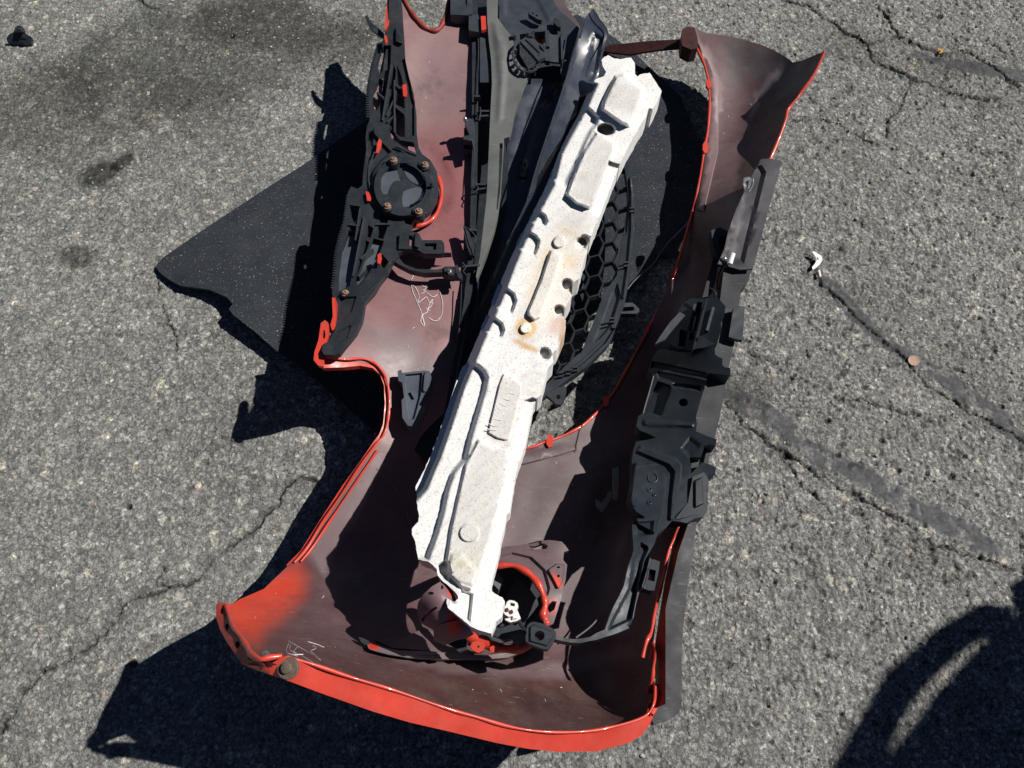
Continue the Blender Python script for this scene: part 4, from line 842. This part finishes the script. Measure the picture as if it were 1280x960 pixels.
# moulded lettering too worn to read is kept as shallow relief bars
for k in range(9):
    a = k/8.; x0, y0 = 640-26*a, 484+52*a
    tube('moulded_mark', [(x0-6+rng.uniform(-1,1), y0, float(foz(np.array(x0),np.array(y0)))+.0052), (x0+rng.uniform(-1,1), y0+3+rng.uniform(-2,2), float(foz(np.array(x0),np.array(y0)))+.0055), (x0+6, y0+2, float(foz(np.array(x0),np.array(y0)))+.0052)], .0007, M['foam_plain'] if 'foam_plain' in M else M['white'], fo, n=5, smooth=0)

# ------------------------------------------------------------------ black air deflector on the right
ad_ = thing('air_deflector', 'black moulded air deflector with round hole lying along the right side of the cover', 'air deflector', 850, 560, 0.12)
uz = Spline2([(822,437,.120),(913,465,.192),(890,433,.186),(797,520,.128),(895,552,.186),(790,600,.165),(880,640,.180),(790,660,.19),(850,650,.190),(785,705,.228),(817,737,.214),(792,772,.230),(756,787,.240),(700,797,.25),(661,790,.26),(780,732,.23)], 1e-2)
plate('body', [(822,437),(832,436),(848,440),(867,440),(880,436),(889,433),(893,432),(894,443),(898,446),(903,448),(903,456),(906,459),(913,460),(913,469),(900,468),(886,466),(883,476),(880,487),(874,506),(870,521),(871,530),(870,539),(884,545),(896,549),(895,557),(887,555),(880,557),(879,564),(876,572),
       (868,571),(862,572),(864,585),(864,592),(870,586),(877,578),(886,580),(895,584),(894,592),(886,593),(884,604),(885,613),(882,630),(879,646),(868,648),(858,654),(850,652),(840,651),(832,660),(822,668),(818,680),(811,692),(814,699),(818,700),(825,702),(822,718),(817,738),(810,736),(805,735),(801,736),(799,741),(795,755),(792,772),
       (787,785),(770,792),(757,796),(745,800),(738,801),(725,804),(712,803),(702,801),(694,799),(694,795),(704,797),(716,799),(728,798),(738,796),(746,791),(756,787),(762,770),(767,758),(774,745),(780,732),(783,718),(786,705),(790,695),(792,687),(791,672),(790,657),(792,650),(796,648),(805,648),(806,646),(796,640),(788,630),(786,622),(789,605),(790,590),(790,575),(792,562),(795,552),(808,550),(820,547),(810,542),(800,538),(796,533),(797,524),(798,520),(803,517),
       (808,500),(813,485),(816,470),(812,462),(815,450),(818,443)],
      uz, M['black2'], ad_, thick=.03, grid=2.8, sharp=45, wob=.0004,
      holes=[circle(854.5,503,6,5,14), [(813,729),(809,728),(811,711),(819,712),(818,729)]],
      feats=[([(812,462),(816,451),(886,466),(884,474),(820,461)], -.007, 2.5), ([(820,463),(884,476),(880,488),(872,488),(822,474)], -.004, 2), ([(840,478),(878,482),(876,490),(838,484)], -.008, 3),
             ([(822,476),(840,482),(834,500),(826,520),(800,518),(812,490)], -.010, 3), ([(800,522),(868,528),(870,536),(805,534)], .004, 4),
             ([(793,578),(800,577),(830,590),(834,597),(830,640),(823,662),(818,668),(796,656),(787,625)], .009, 2.5), ([(800,556),(845,572),(853,580),(852,600),(842,650),(836,652),(838,620),(842,590),(836,582),(795,565)], .006, 2.5),
             ([(862,545),(878,556),(862,574),(850,560)], -.003, 3), ([(866,598),(880,592),(882,640),(848,650),(838,650),(858,630)], -.014, 3),
             ([(800,676),(790,702),(785,735),(764,775),(758,790),(790,775),(796,745),(805,700),(812,684)], -.010, 4), ([(795,652),(818,650),(816,668),(794,672)], -.005, 3),
             ([(812,690),(806,715),(800,735),(793,770),(786,785),(795,785),(802,745),(812,712),(818,694)], .010, 2)])
for r_, cx, cy in ((6, 816, 597.5), (2.5, 812, 612), (2.2, 812, 628), (1.8, 818, 618)):
    tube('moulded_mark', [(x, y, float(uz(np.array(x), np.array(y)))+.0098) for x, y in circle(cx, cy, r_, r_, 12)+[(cx+r_, cy)]], .0005, M['slate'], ad_, n=5, smooth=2)
bl = plate('slotted_block', [(832,423),(842,400),(852,381),(863,373),(884,373),(889,368),(894,369),(902,377),(907,383),(905,396),(901,404),(902,412),(899,420),(896,431),(884,434),(867,438),(858,436),(848,435),(839,431)],
      lin((840,425,.145),(895,372,.178),(896,430,.186)), M['black2'], ad_, thick=.04, grid=2.6, sharp=40, holes=[[(872,377),(878,378),(874,397),(870,413),(865,411),(868,396)], [(862,417),(868,416),(867,425),(861,425)]],
      feats=[([(850,412),(860,414),(857,434),(848,433)], -.010, 1.5)])
rib(ad_, (869,380), (861,411), 2.4, .168, .162, .012, M['slate'])
rib(ad_, (892,384), (884,413), 3.4, .182, .182, .012, M['slate'])
plate('fin', band([(884,373),(878,396),(872,420),(867,437)], [2.5,3,4,2]), lin((884,373,.195),(867,437,.180),(890,400,.195)), M['slate'], ad_, thick=.03, grid=5)
plate('fin_web', [(868,436),(874,420),(880,422),(894,430),(884,434)], lin((868,436,.178),(874,420,.188),(894,430,.188)), M['black2'], ad_, thick=.004, grid=6)
tube('hook_edge', [(887,360,.185),(893,363,.19),(895,369,.19),(892,371,.185)], .0010, M['slate'], ad_, n=6)
plate('side_tab', [(917,384),(924,382),(931,383),(930,400),(928,425),(917,423),(911,421),(914,402)], .176, M['black2'], ad_, thick=.008, grid=5, wob=.001)
plate('side_block', [(866,596),(880,590),(886,600),(884,640),(878,645),(848,652),(843,650),(860,628)], .182, M['black'], ad_, thick=.02, grid=5, feats=[([(868,600),(878,596),(880,630),(868,636)], .004, 2)])
plate('socket_frame', [(811,700),(817,699),(825,702),(823,716),(818,738),(811,738),(803,735),(806,718)], .219, M['black2'], ad_, thick=.008, grid=2.6, holes=[[(812,711),(820,713),(818,727),(810,725)]])
plate('end_block', [(659,782),(663,778),(668,777),(680,780),(690,785),(695,790),(695,797),(690,806),(685,812),(678,811),(662,805),(657,801),(657,796)], .262, M['black2'], ad_, thick=.020, grid=2.6, holes=[circle(674.5,794.5,6.5,6.3,14)], feats=[([(662,783),(668,780),(690,789),(692,796),(684,808),(662,802)], .003, 1.5)])
plate('rear_tab', [(640,795),(648,791),(657,795),(654,802),(646,806),(640,800)], .235, M['slate'], ad_, thick=.006, grid=4)
plate('end_arm', [(657,788),(640,780),(626,785),(612,782),(612,792),(630,800),(645,797),(657,798)], .225, M['black2'], ad_, thick=.012, grid=5)
tube('edge_line', [(817,470,.15),(813,485,.15),(808,502,.15),(804,517,.15)], .0009, M['greyp'], ad_, n=6)
tube('edge_line', [(751,767,.10),(745,776,.10),(735,786,.10),(720,797,.10)], .0012, M['greyp'], ad_, n=6)
plate('side_strip', [(857,394),(852,399),(836,418),(832,424),(819,430),(824,422),(838,402),(850,390)], .17, M['slate'], ad_, thick=.006, grid=6)
plate('sunlit_sliver', [(766,585),(773,583),(774,600),(772,625),(766,623)], .12, M['greyp'], ad_, thick=.004, grid=6)  # this pale plate and the next stand in for sunlit slivers
plate('sunlit_sliver', [(745,624),(752,628),(757,622),(760,614),(765,615),(764,624),(758,633),(753,640),(745,632)], .11, M['greyp'], ad_, thick=.004, grid=6)
tube('wire', [(905,330,.13),(898,345,.13),(897,360,.14),(903,371,.15),(912,375,.15),(919,379,.15)], .0011, M['black2'], ad_, n=6)
tube('wire', [(903,355,.15),(905,362,.16),(911,366,.16),(917,372,.16),(920,377,.155)], .0010, M['greyp'], ad_, n=6)
plate('rear_bracket', [(889,288),(900,284),(912,290),(914,310),(908,326),(896,322),(891,306)], .15, M['black'], ad_, thick=.02, grid=4, feats=[([(898,294),(908,296),(908,312),(900,312)], -.01, 1.5)], holes=[circle(903,300,2.5,4,8)])
plate('rear_stem', [(893,318),(899,320),(895,350),(888,370),(878,372),(884,350)], .145, M['black'], ad_, thick=.02, grid=6)

# ------------------------------------------------------------------ fog lamp bezel
fb = thing('fog_lamp_bezel', 'maroon overspray fog lamp bezel with a bright red ring inside the cover', 'bezel', 620, 760, 0.1)
oz = Spline2([(460,806,.205),(530,815,.205),(617,820,.215),(662,810,.22),(552,726,.302),(566,740,.302),(521,762,.290),(540,785,.282),(575,770,.298),(586,796,.285),(590,700,.19),(645,682,.155),(702,677,.155),(711,692,.155),(701,742,.17),(692,780,.18),(680,752,.18),(628,707,.175)], 1e-3)
redc = (.66,.045,.018)
ringo = [(580,700),(600,692),(620,686),(633,683),(645,682),(657,680),(672,676),(687,675),(702,677),(707,682),(711,688),(705,690),(704,700),(709,706),(707,725),(704,735),(702,746),(698,760),(692,779),(684,783),(680,778),(679,770),(681,758),(680,745),(675,732),(669,723),(660,716),(650,711),(642,708),(620,706),(600,710),(585,716),(575,716)]
plate('ring_body', ringo, oz, M['ring'], fb, thick=.010, grid=2.8, base=(.13,.085,.095), feats=[([(590,704),(640,690),(665,696),(682,712),(688,735),(684,750),(674,728),(655,712),(630,704),(600,708)], -.006, 3), ([(684,712),(696,704),(706,706),(704,726),(698,738),(692,726)], .006, 1.5), ([(658,680),(676,676),(680,686),(662,688)], -.004, 1.5)],
      holes=[[(660,682),(668,683),(680,679),(685,682),(683,686),(668,687)], circle(698,709,2.4,1.4,8), circle(698,720,1.8,1.8,8), [(686,755),(691,751),(696,752),(693,762),(687,766),(684,761)]], paint=[([(690,715),(700,724),(702,735),(694,732)], redc, 6), ([(684,750),(698,750),(694,768),(682,766)], (.4,.06,.04), 6)])
tube('lamp_ring', [(600,711,.182),(620,707.5,.184),(642,707,.186),(660,716,.187),(672,729,.187),(679,744,.187),(681.5,756,.187),(679,769,.187),(683,777,.186),(682,782,.186)], .0042, M['red'], fb)
tube('lamp_ring_foot', [(564,738,.18),(562,752,.18),(567,772,.19),(580,790,.20),(597,800,.205),(620,809,.21),(642,811,.212),(662,804,.212)], .006, M['red'], fb)
plate('wing', [(552,726),(558,730),(566,740),(572,752),(575,768),(582,780),(592,792),(583,797),(568,800),(556,806),(542,800),(542,788),(540,786),(525,778),(521,762),(523,752),(530,742),(540,733)], oz, M['ring'], fb, thick=.006, grid=2.8, base=(.20,.12,.135), paint=[([(560,760),(572,764),(580,790),(562,793),(558,778)], redc, 5), ([(560,730),(568,734),(566,746),(560,744)], redc, 3)],
      holes=[circle(538.5,741.5,4,2,8), circle(552.5,734,1.8,2.6,8)], feats=[([(526,775),(534,764),(545,758),(547,760),(537,767),(529,777)], -.005, 1.2), ([(540,783),(556,778),(574,774),(574,776),(556,781)], .002, 1)])
for q, z0 in (([(590,803),(596,801),(604,803),(607,806),(604,813),(598,816),(591,813),(588,808)], .222), ([(612,809),(616,807),(621,809),(621,815),(613,816)], .222)):
    plate('red_boss', q, z0, M['red'], fb, thick=.012, grid=2.6, holes=[circle(598,808.5,1.6,1.8,8)] if q[0][0] == 590 else ())
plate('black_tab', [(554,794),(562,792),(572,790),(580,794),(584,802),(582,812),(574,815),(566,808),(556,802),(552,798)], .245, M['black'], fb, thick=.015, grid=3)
plate('lower_lip', [(459,806),(462,802),(468,804),(480,809),(500,813),(530,814),(560,816),(585,818),(610,819),(632,816),(652,810),(664,802),(664,808),(654,815),(634,822),(610,824),(575,824),(545,824),(510,822),(485,818),(466,813),(461,811)], bz, M['ring'], fb, dz=.020, thick=.022, grid=3, base=(.22,.17,.18), paint=[([(460,800),(474,804),(474,812),(462,812)], redc, 4)], feats=[([(466,806),(500,815),(600,820),(650,813),(600,822),(500,818)], .002, .8)])
plate('upper_lip', [(470,800),(500,798),(520,790),(530,784),(542,790),(545,800),(560,808),(600,816),(580,818),(530,813),(490,810)], bz, M['ring'], fb, dz=.006, thick=.004, grid=5, base=(.16,.10,.11))
plate('hook_tab', [(448,796),(455,798),(461,801),(462,806),(456,806),(451,802)], .215, M['black'], fb, thick=.006, grid=3)
# dark lamp pocket
plate('pocket', [(590,705),(640,700),(670,718),(684,745),(684,775),(660,810),(620,815),(580,800),(570,770)], .10, M['black'], fb, thick=.005, grid=20)
plate('pocket_plate', [(646,722),(660,733),(672,750),(673,756),(664,768),(655,778),(640,772),(630,752),(638,736)], .118, M['slate'], fb, thick=.005, grid=5)
plate('pocket_plate', [(616,712),(624,719),(629,724),(622,742),(612,738)], .135, M['greyp'], fb, thick=.01, grid=5)
plate('pocket_plate', [(606,792),(622,784),(640,782),(650,790),(640,804),(618,803)], .13, M['slate'], fb, thick=.006, grid=5)

# ------------------------------------------------------------------ wire connector
cn = thing('wire_connector', 'small white two pin wire plug poking out beside the lower end of the foam', 'connector', 636, 762, 0.2)
plate('housing', [(629,763),(632,757),(634,752),(637,750),(643,751),(647,754),(648,758),(645,764),(641,770),(636,771),(631,768)], .232, M['white'], cn, thick=.014, grid=2.4, holes=[[(638,753),(644,754.5),(643,758),(638,757)]])
plate('cavity', circle(633.8,762.3,2.3,2.8,8), .2335, M['cavity'], cn, thick=.001)
plate('cavity', circle(639.2,764.8,2.4,2.8,8), .2335, M['cavity'], cn, thick=.001)
plate('boot', [(634,770),(642,767),(647,763),(649,768),(651,773),(646,776),(638,778),(632,775),(629,770)], .224, M['white'], cn, thick=.014, grid=3, feats=[([(640,768),(648,768),(647,774),(638,776)], .003, 2)])
tube('wire', [(648,774,.215),(652,782,.20),(660,790,.18),(672,800,.15)], .0022, M['black2'], cn, n=6)

# ------------------------------------------------------------------ small things on the asphalt
o = plate('plastic_chip', [(8,48),(11,43),(17,40),(19,34),(22,32),(28,33),(30,40),(35,44),(39,46),(38,54),(33,56),(24,52),(14,52),(9,52)], lin((10,50,.012),(25,34,.030),(38,50,.012)), M['black2'], None, thick=.008, grid=3, feats=[([(18,34),(28,34),(30,42),(19,42)], .008, 2)])
tag(o, 'small black broken plastic lump on the bare asphalt, top left corner', 'plastic lump')
o = plate('plastic_shard', [(1015,315),(1018,314),(1022,317),(1027,320),(1028,325),(1025,330),(1021,334),(1016,337),(1015,334),(1019,329),(1021,325),(1019,320)], lin((1015,315,.012),(1027,322,.010),(1016,336,.009)), M['white'], None, thick=.0015, grid=2.5, feats=[([(1019,317),(1026,322),(1021,331),(1022,325)], .002, 2)])
tag(o, 'small bent white plastic shard standing on the asphalt near a tar seam', 'shard')
o = plate('plastic_crumb', [(1023,338),(1025,337),(1026,341),(1027,345),(1025,346),(1024,342)], .008, M['white'], None, thick=.002, grid=2.5)
tag(o, 'tiny white plastic crumb just below the bent white shard', 'crumb')
V, Fc = lathe_local([(.0092,0),(.0095,.0004),(.0095,.0013),(.0090,.0016),(.0084,.0013),(.004,.0014),(.0002,.0014)], 28)
c0 = P(1142, 451, .0022); R = Matrix.Rotation(.10, 3, 'X')@Matrix.Rotation(-.08, 3, 'Y')
o = mesh_obj('coin', [tuple(c0+R@Vector(v)) for v in V], Fc, M['copper'], None, None, 40); tag(o, 'worn copper coin lying at the edge of a tar seam', 'coin')
o = plate('dry_leaf', [(1172,62),(1175,60),(1178,62),(1179,65),(1175,67),(1173,65)], .004, M['leaf'], None, thick=.001, grid=2.5, feats=[([(1174,62),(1177,62),(1177,65),(1174,65)], .003, 1.5)])
tag(o, 'tiny orange dry leaf bit on the cracked asphalt, top right', 'leaf')
o = tube('bent_wire', [(784,362,.017),(792,352,.02),(805,340,.022),(818,328,.022),(826,316,.02),(838,300,.02),(858,280,.03),(866,268,.05)], .0012, M['greyp'], None, n=6)
tag(o, 'thin pale bent wire lying along the right edge of the felt panel', 'wire')
o = plate('shadow_strip', [(456,20),(459,19),(463,26),(468,31),(474,36),(480,42),(480,47),(475,45),(468,40),(462,34),(459,27)], .150, M['black'], None, thick=.004, grid=3)  # dark strip built in place of a shadow on the ground
tag(o, 'short black strip standing in for a ground shadow left of the grille bracket near its top', 'shadow strip')

# ------------------------------------------------------------------ unseen figure added on the right, shaped to cast the lower right shadow
def skin_obj(name, J, E, m, parent, sub=1):
    me = bpy.data.meshes.new(name); org = ORG[parent.name] if parent is not None else Vector((0, 0, 0))
    me.from_pydata([tuple(Vector(j[:3])-org) for j in J], E, []); tmp = bpy.data.objects.new('tmp', me); scene.collection.objects.link(tmp)
    sk = tmp.modifiers.new('s', 'SKIN'); sk.use_smooth_shade = True
    for i, j in enumerate(J):
        v = me.skin_vertices[0].data[i]; r = j[3]; v.radius = r if isinstance(r, tuple) else (r, r); v.use_root = (i == 0)
    sb = tmp.modifiers.new('b', 'SUBSURF'); sb.levels = sub; sb.render_levels = sub
    dg = bpy.context.evaluated_depsgraph_get(); nm = bpy.data.meshes.new_from_object(tmp.evaluated_get(dg)); bpy.data.objects.remove(tmp)
    nm.materials.clear(); nm.materials.append(m); nm.name = name; nm.shade_smooth(); return link(name, nm, parent, org)
pr = bpy.data.objects.new('shadow_figure', None); scene.collection.objects.link(pr); pr.location = (1.80, .27, 0); ORG['shadow_figure'] = Vector((1.80, .27, 0))
tag(pr, 'unseen figure in dark clothes with one arm bent, added to cast the corner shadow', 'shadow_figure')
J = [(1.73,.31,.95,(.16,.14)), (1.75,.262,1.15,(.155,.125)), (1.80,.12,1.45,(.12,.10)), (1.822,.09,1.54,.055), (1.83,.06,1.61,.055), (1.84,.03,1.70,(.085,.1)), (1.85,.02,1.79,(.075,.09)),
     (1.70,.11,1.56,.034), (1.64,.235,1.34,.026), (1.605,.318,1.20,.025), (1.564,.352,1.05,.023), (1.603,.378,1.0,.024), (1.95,.11,1.47,.06), (2.01,.16,1.17,.045), (2.0,.24,.90,.034), (1.99,.27,.82,.03),
     (1.68,.31,.86,.10), (1.70,.28,.48,.07), (1.70,.30,.08,.05), (1.67,.18,.03,.04), (1.84,.31,.86,.10), (1.88,.29,.48,.07), (1.92,.33,.08,.05), (1.90,.21,.03,.04)]
E = [(0,1),(1,2),(2,3),(3,4),(4,5),(5,6),(2,7),(7,8),(8,9),(9,10),(10,11),(2,12),(12,13),(13,14),(14,15),(0,16),(16,17),(17,18),(18,19),(0,20),(20,21),(21,22),(22,23)]
skin_obj('body', J, E, M['cloth'], pr, 2)
for sx, (hx_, hy_, hz_) in ((1, (1.603,.378,1.0)), (-1, (1.99,.27,.82))):
    for k in range(5):
        a = (k-2)*.012; l = (.045,.07,.08,.072,.055)[k] if True else 0
        if k == 0: pts = [(hx_,hy_,hz_),(hx_-.03*sx,hy_-.02,hz_-.03),(hx_-.035*sx,hy_-.03,hz_-.06)]
        else: pts = [(hx_,hy_+a,hz_-.02),(hx_+.005,hy_+a*1.6,hz_-.05-l*.5),(hx_+.012,hy_+a*1.7,hz_-.05-l)]
        tube('finger', pts, .0085, M['skin'], pr, world=True, n=8, smooth=3)
